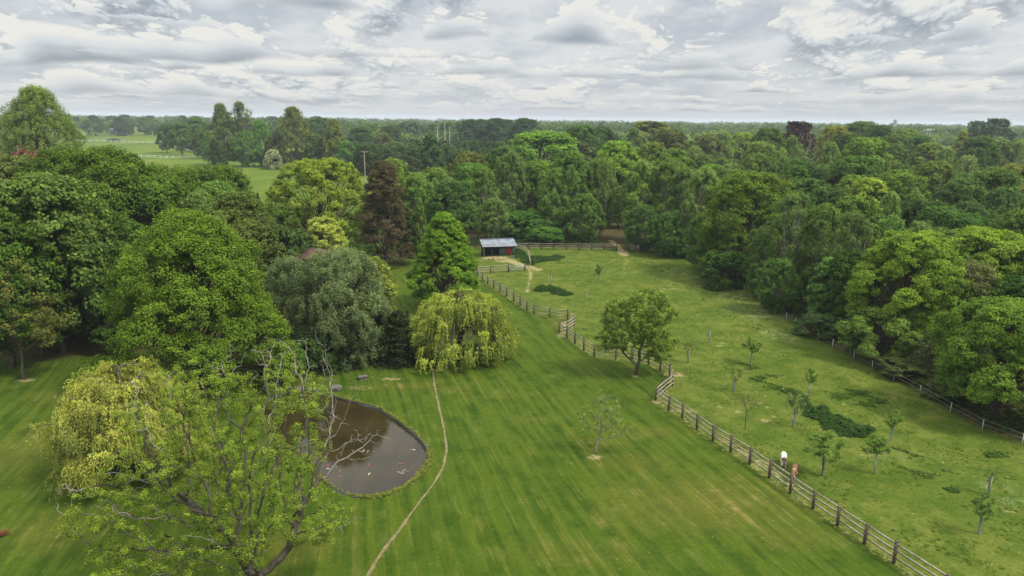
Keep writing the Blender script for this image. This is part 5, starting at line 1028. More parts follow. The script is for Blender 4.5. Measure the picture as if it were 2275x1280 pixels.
# ================================================================ fences
WOOD = mottled('weathered_wood', (.40, .345, .265), (.22, .185, .135), 5, .85, .4, (1, 1, 1))
POSTW = mottled('dark_post_wood', (.12, .092, .068), (.055, .042, .032), 6, .9, .4)
WHITE = mottled('white_paint', (.72, .72, .68), (.50, .50, .46), 3, .6, .1)
def rail_fence(name, pts, label, spacing=2.35, h=1.25, rails=(.35, .75, 1.12), post=.13, rw=(.045, .10), wood=None, postm=None, cap=True, group='paddock fences', side=0.0, rng_seed=0, cat='fence'):
    root = empty(name, (0, 0, 0)); tag(root, label, cat, group); r = np.random.default_rng(rng_seed)
    pts = [np.array(p_, float) for p_ in pts]
    mb = MB(); mb.box((0, 0, h/2-.15), (post, post, h+.3)); 
    if cap: mb.box((0, 0, h+.018), (post+.03, post+.03, .035))
    pme = mesh_np('post', np.concatenate(mb.V), np.array(mb.Q), mat=postm or POSTW)
    posts = []
    for i in range(len(pts)-1):
        a, b_ = pts[i], pts[i+1]; L = np.linalg.norm(b_-a); k = max(1, int(round(L/spacing)))
        for j in range(k): posts.append(a+(b_-a)*j/k)
    posts.append(pts[-1])
    for q, pz in enumerate(posts):
        o = link('post', pme, root); o.location = (pz[0], pz[1], float(gz(*pz))-.0); o.rotation_euler = (r.normal()*.02, r.normal()*.02, r.normal()*.08+math.atan2((posts[min(q+1, len(posts)-1)]-posts[max(q-1, 0)])[1], (posts[min(q+1, len(posts)-1)]-posts[max(q-1, 0)])[0])); o.scale = (1, 1, r.uniform(.96, 1.05))
    # one mesh per rail row between two corners
    corners = [0]; 
    for i in range(1, len(pts)-1):
        d1 = nrm(pts[i]-pts[i-1]); d2 = nrm(pts[i+1]-pts[i])
        if d1@d2 < .93: corners.append(i)
    corners.append(len(pts)-1)
    for c0, c1 in zip(corners[:-1], corners[1:]):
        run = []
        for i in range(c0, c1):
            a, b_ = pts[i], pts[i+1]; k = max(1, int(round(np.linalg.norm(b_-a)/spacing)))
            for j in range(k): run.append(a+(b_-a)*j/k)
        run.append(pts[c1]); dd = nrm(run[-1]-run[0]); nn = np.array([dd[1], -dd[0]])*side
        for z_ in rails:
            mb = MB()
            for a, b_ in zip(run[:-1], run[1:]):
                za = gz(*a)+z_+r.normal()*.018; zb = gz(*b_)+z_+r.normal()*.018
                e = nrm(b_-a)*.03
                mb.bar([*(a+nn*(post/2+rw[0]/2)-e*0), za], [*(b_+nn*(post/2+rw[0]/2)-e), zb], rw[0], rw[1])
            mb.build('rail', wood or WOOD, root)
    return root
# the long fence with its zigzag
mf = [MF[0]]+[MF[i] for i in range(1, len(MF))]
rail_fence('rail_fence', mf, 'long zigzag post and rail fence between the mown lawn and the paddock', side=-1, spacing=2.45)
rail_fence('rail_fence', G([(1146, 556), (1258, 556), (1370, 556)]), 'post and rail fence along the back of the paddock, left of the gateway', side=-1, wood=mottled('old_rail_wood', (.30, .255, .20), (.17, .14, .11), 5, .85, .3), rng_seed=2)
rail_fence('rail_fence', G([(1421, 558), (1465, 559), (1500, 564)]), 'short post and rail fence right of the gateway under the birches', side=-1, rng_seed=3)
rail_fence('rail_fence', G([(1052, 609.5), (1090, 608), (1130, 604.5)]), 'low rail fence closing the trodden yard of the pony shelter', side=-1, rng_seed=4, h=1.15)
rail_fence('pole_fence', G([(1147, 555), (1164, 562), (1174, 570), (1178, 591)]), 'crooked pale pole fence between the shelter yard and the nettles', side=0, post=.10, cap=False, postm=WOOD, rails=(.55, 1.02), rw=(.06, .08), spacing=2.2, h=1.1, rng_seed=5)
def gate(a, b_, label, h=1.05):
    root = empty('field_gate', (a[0], a[1], float(gz(*a)))); tag(root, label, 'gate'); d = np.array(b_)-np.array(a); L = np.linalg.norm(d); d = d/L; root.rotation_euler = (0, 0, math.atan2(d[1], d[0]))
    for nm, x_ in (('gate_post', 0), ('gate_post', L)):
        mb = MB(); mb.box((x_, 0, .55), (.16, .16, 1.45)); mb.build(nm, POSTW, root)
    mb = MB()
    for z_ in (.25, .5, .75, 1.0): mb.bar((.12, 0, z_), (L-.12, 0, z_), .03, .06)
    for x_ in (.14, L/2, L-.14): mb.box((x_, -.032, .62), (.06, .03, .9))
    mb.bar((.16, -.07, .2), (L-.16, -.07, 1.02), .03, .05)
    mb.build('gate_panel', mottled('grey_gate_metal', (.42, .42, .40), (.25, .25, .24), 4, .6, .1), root)
gp = G([(1130, 604.5), (1166, 601), (1398, 556), (1421, 560)])
gate(gp[0], gp[1], 'light grey field gate of the shelter yard'); gate(gp[2], gp[3], 'half open field gate at the paddock gateway')
# white posts with wires along the wood
root = empty('wire_fence', (0, 0, 0)); tag(root, 'wire fence with thin white posts along the right hand wood edge', 'fence')
wp = G([(1610, 620), (1632, 632), (1653, 645), (1686, 669), (1703, 681), (1721, 694), (1746, 711), (1767, 725), (1787, 737), (1817, 755), (1849, 773), (1896, 798), (1937, 822), (1985, 847), (2043, 878), (2110, 917), (2182, 955), (2270, 988), (2360, 1030)])
mb = MB(); mb.box((0, 0, .40), (.05, .05, 1.0)); mb.box((0, 0, .91), (.058, .058, .02)); wme = mesh_np('post', np.concatenate(mb.V), np.array(mb.Q), mat=mottled('pale_post_paint', (.50, .50, .47), (.34, .34, .31), 3, .7, .1)); rw_ = np.random.default_rng(6)
for q in wp:
    o = link('post', wme, root); o.location = (q[0], q[1], float(gz(*q))); o.rotation_euler = (rw_.normal()*.03, rw_.normal()*.03, rw_.uniform(0, 1))
for z_ in (.5, .85):
    V, Q = tubes([(np.array([[q[0], q[1], gz(*q)+z_] for q in wp]), np.full(len(wp), .006))], 4); link('wire', mesh_np('wire', V, Q, mat=principled('wire', (.4, .4, .38), .5)[0]), root)
# white fences of the far meadows
def on(u, v): return P(u, v, 0)[:2]
rail_fence('white_fence', [on(172, 349), on(240, 349.5), on(330, 351), on(400, 352.5), on(466, 353.5)], 'near white paddock fence across the far meadow on the left', spacing=4.0, h=1.5, rails=(.55, 1.35), post=.2, rw=(.08, .16), wood=WHITE, postm=WHITE, cap=False, group='white meadow fences')
rail_fence('white_fence', [on(172, 315), on(262, 317), on(362, 320)], 'farther white fence across the left meadow', spacing=7.0, h=1.8, rails=(.75, 1.6), post=.28, rw=(.1, .22), wood=WHITE, postm=WHITE, cap=False, group='white meadow fences')
rail_fence('white_fence', [on(368, 321), on(420, 336), on(466, 351)], 'white fence running along the hedge between the other two white fences', spacing=7.0, h=1.6, rails=(.75, 1.4), post=.25, rw=(.1, .2), wood=WHITE, postm=WHITE, cap=False, group='white meadow fences')
# ================================================================ pony shelter
a = P(1073, 571)[:2]; rz = rad(13); gzs = float(gz(*a)); sh = empty('pony_shelter', (a[0]+.1, a[1]+.1, gzs), rz); tag(sh, 'small pony shelter with blue grey metal roof, green wall and red door', 'shelter')
GREENW = mottled('green_boards', (.085, .135, .11), (.06, .10, .082), 3, .8, .2, (6, 1, 1)); DARKW = mottled('dark_boards', (.05, .042, .034), (.03, .026, .022), 4, .9, .3)
LW, DP = 5.35, 2.2
mb = MB(); mb.box((LW/2, DP, 1.22), (LW, .06, 2.42)); mb.box((.03, DP/2, 1.05), (.06, DP-.1, 2.1)); mb.build('dark_wall', DARKW, sh)
mb = MB(); mb.box((2.85+.55, 0, .92), (1.1, .06, 1.84)); mb.box((LW-.19, 0, .92), (.52, .06, 1.84)); mb.box((LW+.045, DP/2, 1.02), (.06, DP-.06, 2.04)); mb.box((2.86, DP/2, 1.0), (.06, DP-.1, 2.0)); mb.build('green_wall', GREENW, sh)
RED = mottled('red_door_paint', (.38, .035, .03), (.25, .022, .02), 3, .6, .1)
dr = MB(); dr.box((4.42, -.02, .9), (.92, .05, 1.66)); dro = dr.build('door', RED, sh); mb = MB(); mb.box((4.42, -.062, 1.15), (.86, .025, .09)); mb.box((4.42, -.062, .45), (.86, .025, .09)); mb.build('door_brace', RED, dro); mb = MB(); mb.box((4.05, -.09, .9), (.05, .05, .14)); mb.build('handle', DARKW, dro)
for x_ in (.06, 1.5, 2.82):
    mb = MB(); mb.box((x_, -.03, .92), (.12, .12, 1.84)); mb.build('post', GREENW if x_ > 1 else WOOD, sh)
METAL, t, b = principled('ribbed_metal_roof', (.185, .215, .245), .55, .3, .0)
# ribbed sheet with real ribs, thick edge and ridge cap
V = []; Q = []; nx_ = 96; x0, x1 = -.30, LW+.45; y0, y1, z0, z1 = -.65, DP+.2, 1.82, 2.62
xs = np.linspace(x0, x1, nx_); rib = np.where((np.arange(nx_) % 6) < 2, .05, 0.0)
for yy, zz in ((y0, z0), (y1, z1)):
    for k_ in range(nx_): V.append((xs[k_], yy, zz+rib[k_]))
for yy, zz in ((y0, z0-.05), (y1, z1-.05)):
    for k_ in range(nx_): V.append((xs[k_], yy, zz))
for k_ in range(nx_-1): Q += [(k_, k_+1, nx_+k_+1, nx_+k_), (2*nx_+k_, 3*nx_+k_, 3*nx_+k_+1, 2*nx_+k_+1), (k_, 2*nx_+k_, 2*nx_+k_+1, k_+1)]
Q += [(0, nx_, 3*nx_, 2*nx_), (nx_-1, 3*nx_-1, 4*nx_-1, 2*nx_-1)]
rf = link('roof', mesh_np('roof', V, np.array(Q), mat=METAL), sh)
nt_ = NT(METAL.node_tree); ox = nt_.sep(nt_.node('ShaderNodeTexCoord').outputs['Object'])[0]; nt_.l.new(nt_.mix(nt_.ramp(nt_.noise(nt_.node('ShaderNodeTexCoord').outputs['Object'], 1.2, 4, .6), .4, .65), (.20, .23, .26), (.13, .145, .16)), METAL.node_tree.nodes['Principled BSDF'].inputs['Base Color'])
mb = MB(); mb.bar((x0, y1+.02, z1+.075), (x1, y1+.02, z1+.075), .30, .05); mb.bar((x0, y1+.14, z1-.06), (x1, y1+.14, z1-.06), .04, .22); mb.build('ridge_cap', principled('dark_cap', (.10, .12, .14), .5)[0], rf)
p_ = P(1137, 572); o = rock((p_[0], p_[1], .15), .45, .3, .28, 31); tag(o, 'pale stone by the right front corner of the pony shelter', 'stone')
for q, (u, v, s, lab) in enumerate([(1095, 576, .26, 'larger dark muck heap on the trodden ground before the shelter'), (1087, 577, .17, 'smaller dark muck heap on the trodden ground before the shelter')]):
    p_ = P(u, v); o = rock((p_[0], p_[1], .04), s, s*.8, .16, 40+q); o.data.materials[0] = DARKW; o.name = 'muck_heap'; tag(o, lab, 'muck heap', 'muck heaps')
# ================================================================ brown roofed hut
tp = at_depth(664, 560, 84); hu = empty('garden_hut', (tp[0]-.7, tp[1], 0), rad(-12)); tag(hu, 'wooden garden hut with brown tiled roof half hidden behind the grey willow', 'hut')
TILE = mottled('brown_roof_tiles', (.115, .062, .048), (.06, .036, .03), 9, .85, .6, (1, 3, 1))
hz_ = float(tp[2]); mb = MB(); mb.box((2, 1.6, (hz_-.55)/2), (3.6, 2.9, hz_-.55)); mb.build('wall', DARKW, hu)
V = [(-.25, -.35, hz_-.75), (4.25, -.35, hz_-.75), (4.25, 3.55, hz_-.75), (-.25, 3.55, hz_-.75), (.9, 1.6, hz_+.25), (3.1, 1.6, hz_+.25), (-.25, -.35, hz_-.85), (4.25, -.35, hz_-.85), (4.25, 3.55, hz_-.85), (-.25, 3.55, hz_-.85)]
link('roof', mesh_np('roof', V, np.array([(0, 1, 5, 4), (2, 3, 4, 5), (0, 6, 7, 1), (1, 7, 8, 2), (2, 8, 9, 3), (3, 9, 6, 0), (6, 9, 8, 7)]), np.array([(1, 2, 5), (3, 0, 4)]), mat=TILE), hu)
mb = MB(); mb.box((1.2, .135, 1.0), (.85, .05, 1.9)); mb.build('door', WOOD, hu); mb = MB(); mb.box((2.8, .135, 1.5), (.8, .05, .6)); mb.build('window', principled('dark_glass', (.02, .025, .03), .1, .6)[0], hu)
# ================================================================ far buildings and masts
def house(name, u, vbase, Wd, Dp, eave, ridge, wallc, roofc, label, rz=0.0, cat='house', win=3, chimney=True):
    b_ = P(u, vbase, 0); r_ = empty(name, (b_[0], b_[1], 0), rz); tag(r_, label, cat)
    wm = mottled(name+'_wall', wallc, tuple(c_*.8 for c_ in wallc), .6, .85, 0); rm = mottled(name+'_roof', roofc, tuple(c_*.75 for c_ in roofc), .8, .7, 0)
    mb = MB(); mb.box((0, 0, eave/2), (Wd, Dp, eave)); w_ = mb.build('wall', wm, r_)
    o_ = .5; V = [(-Wd/2-o_, -Dp/2-o_, eave-.1), (Wd/2+o_, -Dp/2-o_, eave-.1), (Wd/2+o_, Dp/2+o_, eave-.1), (-Wd/2-o_, Dp/2+o_, eave-.1), (-Wd/2-o_, 0, ridge), (Wd/2+o_, 0, ridge)]
    rf_ = link('roof', mesh_np('roof', V, np.array([(0, 1, 5, 4), (2, 3, 4, 5), (0, 3, 2, 1)]), np.array([(1, 2, 5), (3, 0, 4)]), mat=rm), r_)
    if chimney: mb = MB(); mb.box((Wd*.3, 0, ridge+.3), (.8, .6, 1.4)); mb.build('chimney', wm, rf_)
    gl = principled('window_glass', (.03, .035, .04), .15, .6)[0]
    for k_ in range(win):
        mb = MB(); mb.box((-Wd/2+(k_+.5)*Wd/win, -Dp/2-.02, eave*.5), (min(1.2, Wd/win*.4), .05, 1.3)); mb.build('window', gl, r_)
    return r_
house('house', 268, 299, 20, 9, 4.2, 9.0, (.20, .17, .15), (.30, .31, .34), 'far house with a grey roof between trees at the end of the left meadow', .15)
house('house', 219, 294, 12, 8, 5, 8.5, (.40, .38, .34), (.26, .25, .25), 'small far house almost hidden left of the grey roofed one', -.1, win=2)
house('warehouse', 1380, 318, 26, 14, 7.0, 8.2, (.60, .60, .58), (.62, .62, .62), 'white flat roofed hall showing between the far trees right of centre', .05, 'hall', 4, False)
house('warehouse', 1546, 312, 44, 20, 7.5, 9.2, (.45, .47, .50), (.36, .39, .43), 'long grey hall behind the far trees', .03, 'hall', 6, False)
house('house', 1822, 330, 9, 8, 6.5, 10, (.45, .42, .40), (.28, .24, .23), 'far house peeping out right of the tall leafless tree', .2, win=2)
house('house', 2272, 372, 9, 6, 3.4, 5.2, (.62, .62, .60), (.50, .51, .52), 'white low building at the right edge of the photo', .2, win=2, chimney=False)
# vehicle behind the poplars
b_ = P(537, 347, 0); cv = empty('caravan', (b_[0], b_[1], 0), .2); tag(cv, 'white caravan parked behind the hedge right of the bare poplar trunk', 'caravan')
mb = MB(); mb.box((0, 0, 1.75), (5.2, 2.1, 2.3)); mb.build('body', WHITE, cv, .3); mb = MB(); mb.box((-.6, -1.07, 2.1), (2.0, .04, .8)); mb.build('window', principled('tinted_glass', (.03, .03, .035), .2)[0], cv)
for x_ in (-.4, .5):
    V, Q = tubes([([[x_, -1.0, .35], [x_, 1.0, .35]], [.35, .35])], 12); link('wheel', mesh_np('wheel', V, Q, mat=principled('tyre', (.02, .02, .02), .9)[0]), cv)
# dark muck heap and goal frame in the far meadow
b_ = P(252, 314, 0); o = rock((b_[0], b_[1], .4), 6.5, 3.0, 2.0, 51); o.data.materials[0] = DARKW; o.name = 'muck_heap'; tag(o, 'large dark muck heap before the farther white fence', 'muck heap')
b_ = P(183, 306, 0); gr_ = empty('hay_rack', (b_[0], b_[1], 0)); tag(gr_, 'pale grey box frame standing at the left end of the farther white fence', 'frame')
for x_ in (-2, 2):
    for y_ in (-1, 1): mb = MB(); mb.box((x_, y_, 2.6), (.25, .25, 5.2)); mb.build('post', WHITE, gr_)
for z_ in (3.4, 5.1): mb = MB(); mb.box((0, -1.15, z_), (4.3, .06, .8)); mb.build('panel', WHITE, gr_)
def pole(name, u, vt, Y_, label, r0=.16, arms=(), mat=None, cat='pole', group=None):
    tp = at_depth(u, vt, Y_); rt_ = empty(name, (tp[0], tp[1], 0)); tag(rt_, label, cat, group); h = float(tp[2])
    V, Q = tubes([([[0, 0, -.3], [0, 0, h]], [r0, r0*.6])], 8); link('shaft', mesh_np('shaft', V, Q, mat=mat or WOOD, smooth=True), rt_)
    for z_, w_ in arms: mb = MB(); mb.box((0, 0, h-z_), (w_, .14, .14)); mb.build('crossarm', mat or WOOD, rt_)
    return rt_, h
rt_, h = pole('utility_pole', 809, 335, 170, 'wooden utility pole standing just left of the brown pine top', .17, ((.3, 1.6),))
mb = MB()
for x_ in (-.7, 0, .7): mb.box((x_, 0, h-.16), (.08, .08, .16))
mb.build('insulators', principled('ceramic', (.5, .5, .5), .4)[0], rt_)
GRAYM = principled('grey_steel', (.35, .36, .37), .6)[0]
for u, vt, lab in [(972, 283, 'left thin grey pole over the central bushes'), (988, 273, 'tallest of three thin grey poles over the central bushes'), (999, 282, 'right thin grey pole over the central bushes')]:
    pole('light_pole', u, vt, 420, lab, .28, ((.3, 1.6),), GRAYM, 'pole', 'thin poles at the centre')
for u, vt, lab in [(2060, 291, 'left floodlight pole in the far wood'), (2067, 289, 'right floodlight pole in the far wood')]:
    rt_, h = pole('floodlight_pole', u, vt, 390, lab, .25, ((.2, 3.6), (1.6, 3.0)), GRAYM, 'pole', 'floodlight poles')
    for x_ in (-1.5, 0, 1.5): mb = MB(); mb.box((x_, -.2, h+.35), (.7, .35, .55)); mb.build('lamp', WHITE, rt_)
# lattice mast on the horizon
tp = at_depth(1990, 266, 900); ms_ = empty('radio_mast', (tp[0], tp[1], 0)); tag(ms_, 'small grey mast on the horizon at the right', 'mast'); h = float(tp[2]); mb = MB()
for sx, sy in ((-1, -1), (1, -1), (1, 1), (-1, 1)): mb.bar((sx*1.6, sy*1.6, 0), (sx*.8, sy*.8, h), .35, .35)
for k_ in range(9): z_ = h*(k_+1)/10; w_ = 1.6-.8*z_/h; [mb.bar((a_*w_, c_*w_, z_), (d_*w_, e_*w_, z_+h/11), .25, .25) for a_, c_, d_, e_ in ((-1, -1, 1, -1), (1, -1, 1, 1), (1, 1, -1, 1), (-1, 1, -1, -1))]
mb.build('lattice', GRAYM, ms_)
for q in range(3): mb = MB(); mb.box((1.6*math.cos(q*2.1), 1.6*math.sin(q*2.1), h-1.2), (1.3, 1.3, 4.2)); mb.build('antenna', GRAYM, ms_)
# ================================================================ nettle beds and tall weeds in the paddock
def weeds(name, ells, n, col, label, h=(.25, .65), size=.055, seed=0, nv=26, rc=.16, thr=-9, edge=0):
    r = np.random.default_rng(seed); c = []
    areas = np.array([e[2]*e[3] for e in ells], float); areas /= areas.sum()
    for e, w_ in zip(ells, areas):
        k_ = int(n*w_); th = r.uniform(0, 6.283, k_); rr = np.sqrt(r.uniform(0, 1, k_))*(1+.25*np.sin(th*3+e[0])+.15*np.sin(th*7)); c0 = P(e[0], e[1])[:2]; ex = P(e[0]+e[2], e[1])[:2]-c0; ey = P(e[0], e[1]+e[3])[:2]-c0
        pz = c0+np.outer(rr*np.cos(th), ex)+np.outer(rr*np.sin(th), ey); hh = r.uniform(*h, k_)*np.clip(1.25-rr, .3, 1)
        nz_ = np.sin(pz[:, 0]*2.1+pz[:, 1]*1.3)+np.sin(pz[:, 0]*-1.2+pz[:, 1]*2.7+1)+.7*np.sin(pz[:, 0]*5.1+pz[:, 1]*4.3)+r.normal(size=k_)*.5
        kp = nz_ > thr+np.clip((rr-.45)*edge, 0, 9); pz = pz[kp]; hh = hh[kp]; k_ = len(pz)
        c.append(np.concatenate([pz, (gz(pz[:, 0], pz[:, 1])+hh*r.uniform(.3, 1, k_))[:, None]], 1))
    V, tp_, cr = leaf_clumps(r, np.concatenate(c), rc, nv, size, .5, .8, .2, -9); o_ = link(name, leafmesh(name, V, tp_, r, cr)); o_.color = (*col, 1); tag(o_, label, 'weeds', kind='stuff'); return o_
NET = (.026, .056, .015)
rn_ = np.random.default_rng(19)
def along(pts, n, ru, rv): 
    p_ = np.array(pts, float); t_ = np.sort(rn_.uniform(0, len(p_)-1, n)); i_ = np.minimum(t_.astype(int), len(p_)-2); q = p_[i_]+(p_[i_+1]-p_[i_])*(t_-i_)[:, None]
    return [(a_+rn_.normal()*ru*.25, b_+rn_.normal()*rv*.35, ru*rn_.uniform(.5, 1.15), rv*rn_.uniform(.5, 1.15)) for a_, b_ in q]
weeds('nettle_patch', along([(1770, 892), (1800, 912), (1840, 930), (1875, 950), (1912, 968)], 26, 20, 11)+[(1925, 958, 16, 6)], 4200, NET, 'long dark green nettle bed in the middle of the right hand paddock', seed=1, thr=-3.2, edge=3.2)
weeds('nettle_patch', along([(1192, 648), (1215, 642), (1240, 648), (1265, 657)], 14, 14, 5), 1500, NET, 'oval dark green nettle bed in the open paddock below the shelter', seed=2, thr=-3.2, edge=3.2)
weeds('nettle_patch', [(1155, 567, 18, 9), (1195, 577, 36, 7), (1235, 573, 20, 4), (1178, 583, 20, 6), (1150, 560, 14, 4)], 2000, NET, 'dark green nettle bed right of the pony shelter', seed=3, thr=-3.2, edge=3.2)
LUSH = (.042, .078, .015)
weeds('lush_weeds', [(1700, 845, 40, 14), (1740, 868, 40, 12), (1660, 815, 26, 10)], 1500, LUSH, 'lush green weeds above the long nettle bed', (.06, .22), .04, 4, thr=.25, edge=2.0, rc=.12)
weeds('lush_weeds', [(1900, 880, 60, 16), (1940, 895, 40, 12), (1860, 868, 40, 10)], 1800, LUSH, 'lush green weeds along the slope towards the white posts', (.06, .22), .04, 5, thr=.25, edge=2.0, rc=.12)
weeds('lush_weeds', [(1655, 640, 40, 8), (1600, 620, 36, 6), (1700, 660, 26, 7)], 1400, LUSH, 'lush green weeds near the far right corner of the paddock', (.06, .2), .05, 6, thr=.25, edge=2.0, rc=.12)
weeds('lush_weeds', [(1679, 733, 14, 6), (1629, 705, 10, 4), (1563, 667, 10, 3), (1340, 716, 20, 4), (2110, 1088, 24, 8), (2200, 1010, 50, 10), (1475, 600, 20, 4)], 900, LUSH, 'scattered dark weed tufts in the paddock', (.06, .25), .045, 7, thr=.25, edge=2.0, rc=.12)
weeds('rough_grass', [(2000, 1010, 60, 14), (2050, 1050, 60, 16), (1950, 1000, 40, 10)], 1100, (.060, .078, .022), 'rough brownish grass tufts in the lower paddock', (.05, .15), .04, 8, thr=.6, edge=2.0, rc=.12)
# rough tussocks all over the paddock
r = np.random.default_rng(88); n_ = 60000; xx = r.uniform(-5, 62, n_); yy = 30+r.uniform(0, 1, n_)**1.2*96
dd_ = np.where(inside(xx, yy, PADDOCK), 1, 0); nz_ = np.sin(xx*.9+yy*.5)+np.sin(xx*.4-yy*.8+1)+.8*np.sin(xx*2.3+yy*1.9)+.6*np.sin(xx*-3.1+yy*2.3)+r.normal(size=n_)*.9
kp = (dd_ > 0) & (nz_ > .9) & (np.abs(xx) < yy*.78+3); xx = xx[kp]; yy = yy[kp]; c = np.stack([xx, yy, gz(xx, yy)+r.uniform(.0, .05, len(xx))], 1)
V, tp_, cr = leaf_clumps(r, c, .13, 9, .05, .45, .5, .35, -9); o = link('rough_grass', leafmesh('rough_grass', V, tp_, r, cr)); o.color = (.052, .078, .014, 1); tag(o, 'rough grass tufts all over the paddock', 'grass', kind='stuff')
# undergrowth at the foot of the woods
r = np.random.default_rng(66); c = []
for i in range(len(WL)-1):
    a, b_ = WL[i], WL[i+1]; d = b_-a; L = np.linalg.norm(d); nn = np.array([d[1], -d[0]])/L
    if nn[0] < 0: nn = -nn
    k_ = int(L*26); t_ = r.uniform(0, 1, (k_, 1)); off_ = .8+np.abs(r.normal(size=(k_, 1)))*3.2; c.append(np.concatenate([a+d*t_+nn*off_, r.uniform(.02, .5, (k_, 1))*np.clip(off_*.5, .2, 2.2)], 1))
bw = G([(1040, 548), (1146, 550), (1258, 551), (1350, 551)]); 
for a, b_ in list(zip(bw[:-1], bw[1:]))+[(G([(1425, 552)])[0], G([(1465, 554)])[0]), (G([(1465, 554)])[0], G([(1560, 596)])[0])]:
    d = b_-a; L = np.linalg.norm(d); k_ = int(L*30); t_ = r.uniform(0, 1, (k_, 1)); off_ = np.abs(r.normal(size=(k_, 1)))*3.5+.6; nn = np.array([[-d[1], d[0]]])/L
    if nn[0, 1] < 0: nn = -nn
    c.append(np.concatenate([a+d*t_+nn*off_, r.uniform(.02, .6, (k_, 1))*np.clip(off_*.5, .2, 2.0)], 1))
V, tp_, cr = leaf_clumps(r, np.concatenate(c), .34, 22, .09, .6, .7, .0, .0); o = link('undergrowth', leafmesh('undergrowth', V, tp_, r, cr)); o.color = (.034, .060, .020, 1); tag(o, 'dark undergrowth along the foot of the woods round the paddock', 'undergrowth', kind='stuff')
# ================================================================ orchard saplings with guards
GUARD = mottled('tree_guard', (.20, .23, .22), (.12, .14, .14), 8, .7, .2)
def sap_proto(seed, h, Rr, col, sparse=False):
    r = np.random.default_rng(seed); att = ell(r, 70, (0, 0, h*.70), (Rr, Rr, h*.30), .2); nodes, par = colonize(r, att, (0, 0, -.1), (0, 0, 1), .16, 1.6, .26, 7, 700, .2); rr, kids = radii(par, .009, 2.3, .055)
    V, Q = tubes(chains(nodes, par, rr, kids), 5); tr = mesh_np('trunk', V, Q, mat=BARK, smooth=True); k_ = (np.arange(len(par)) > 10) & (rr < .028); V, tp_, cr = leaf_clumps(r, nodes[k_], .21, 14 if sparse else 40, .048, .6, .7, .3, .4); return tr, leafmesh('crown', V, tp_, r, cr), h+.15*0
SP = [sap_proto(201, 3.2, .9, None), sap_proto(202, 3.0, .75, None), sap_proto(203, 3.0, 1.0, None, True), sap_proto(204, 3.4, 1.1, None)]
V, Q = tubes([([[0, 0, 0], [0, 0, .6], [0, 0, 1.2]], [.062, .062, .062])], 8); GM_ = mesh_np('tree_guard', V, Q, mat=GUARD)
mb = MB(); mb.box((.13, 0, .65), (.05, .05, 1.35)); STK = mesh_np('stake', np.concatenate(mb.V), np.array(mb.Q), mat=WOOD)
GS = (.072, .115, .030); SG = 'orchard saplings in the paddock'
for u, vb, vt, w, k_, col, lab in [(1329, 628, 587, 22, 1, (.035, .075, .022), 'small dark topped sapling at the far end of the paddock'), (1668, 811, 743, 52, 0, GS, 'round crowned sapling, upper left of the orchard row'), (1631, 870, 811, 44, 2, (.090, .110, .036), 'sparse sapling just below the round crowned one'),
 (1798, 880, 816, 30, 1, (.065, .120, .028), 'narrow bright topped sapling above the long nettle bed'), (1763, 949, 870, 56, 2, (.115, .140, .060), 'thin pale leaved sapling at the left end of the long nettle bed'), (1979, 979, 912, 46, 1, GS, 'flat topped sapling behind the right end of the long nettle bed'),
 (1827, 1057, 962, 106, 3, (.064, .108, .028), 'spreading leaning apple tree beside the two ponies'), (1942, 1052, 957, 62, 0, (.062, .108, .028), 'dense upright sapling right of the spreading apple tree'), (2195, 1098, 1030, 40, 2, (.085, .115, .036), 'sparse sapling near the right edge with a grey guard'), (2174, 1187, 1098, 62, 3, (.064, .105, .030), 'largest sapling near the lower right corner'), (1528, 806, 752, 30, 2, (.095, .100, .036), 'thin yellowish sapling right of the old pear tree')]:
    b_ = P(u, vb); tp = at_depth(u, vt, b_[1]); h = tp[2]-b_[2]; tr, cw, ph = SP[k_]; s_ = h/ph; Rr = (.9, .75, 1.0, 1.1)[k_]+.15; sx = w*pxm(u, vt, b_[1])/2/Rr
    root = place_tree('orchard_sapling', (tr, cw), (b_[0], b_[1], b_[2]), float(rt.uniform(0, 6)), sx, s_, col, lab, 'young tree', SG)
    o = link('tree_guard', GM_, root); o.scale = (1/sx, 1/sx, 1.15/s_*1.0); o = link('stake', STK, root); o.scale = (1/sx, 1/sx, 1/s_)
for u, vb, lab in [(1223, 632, 'bare tree guard alone beside the oval nettle bed'), (1300, 671, 'bare tree guard left of the old pear tree'), (1573, 762, 'bare tree guard in the paddock above the thin yellowish sapling')]:
    b_ = P(u, vb); root = empty('tree_guard_and_stake', (b_[0], b_[1], b_[2])); tag(root, lab, 'tree guard', 'bare tree guards'); link('tree_guard', GM_, root).scale = (.8, .8, 1.25); link('stake', STK, root)
    V, Q = tubes([([[0, 0, 0], [.03, .02, 1.0], [0, .05, 1.9]], [.02, .015, .006])], 5); link('stem', mesh_np('stem', V, Q, mat=BARK), root)
# leafless crooked sapling with rusty leaves
b_ = P(1655, 953); r_ = np.random.default_rng(210)
colonized(210, tuple(b_), ell(r_, 90, (.1, 0, 2.35), (1.05, .8, .55), .2), D=.16, dk=.22, di=1.6, trunk=9, cap=.075, tip=.009, clump=.12, nv=8, size=.03, col=(.14, .085, .04), leafr=.012, leafp=.1, name='bare_sapling', cat='young tree', label='nearly leafless dark crooked sapling with a few rusty leaves', group=SG, wob=.4)
# small dark red shrub at the left edge
r_ = np.random.default_rng(9); b_ = P(8, 1190); V, tp_, cr = leaf_clumps(r_, np.array([b_])+r_.normal(size=(30, 3))*[.16, .12, .02]+[0, 0, .12], .14, 24, .035, .6, .8, .2, .0); o = link('red_shrub', leafmesh('red_shrub', V, tp_, r_, cr)); o.color = (.11, .035, .028, 1); tag(o, 'tiny dark red leaved shrub on the lawn at the left edge', 'shrub')
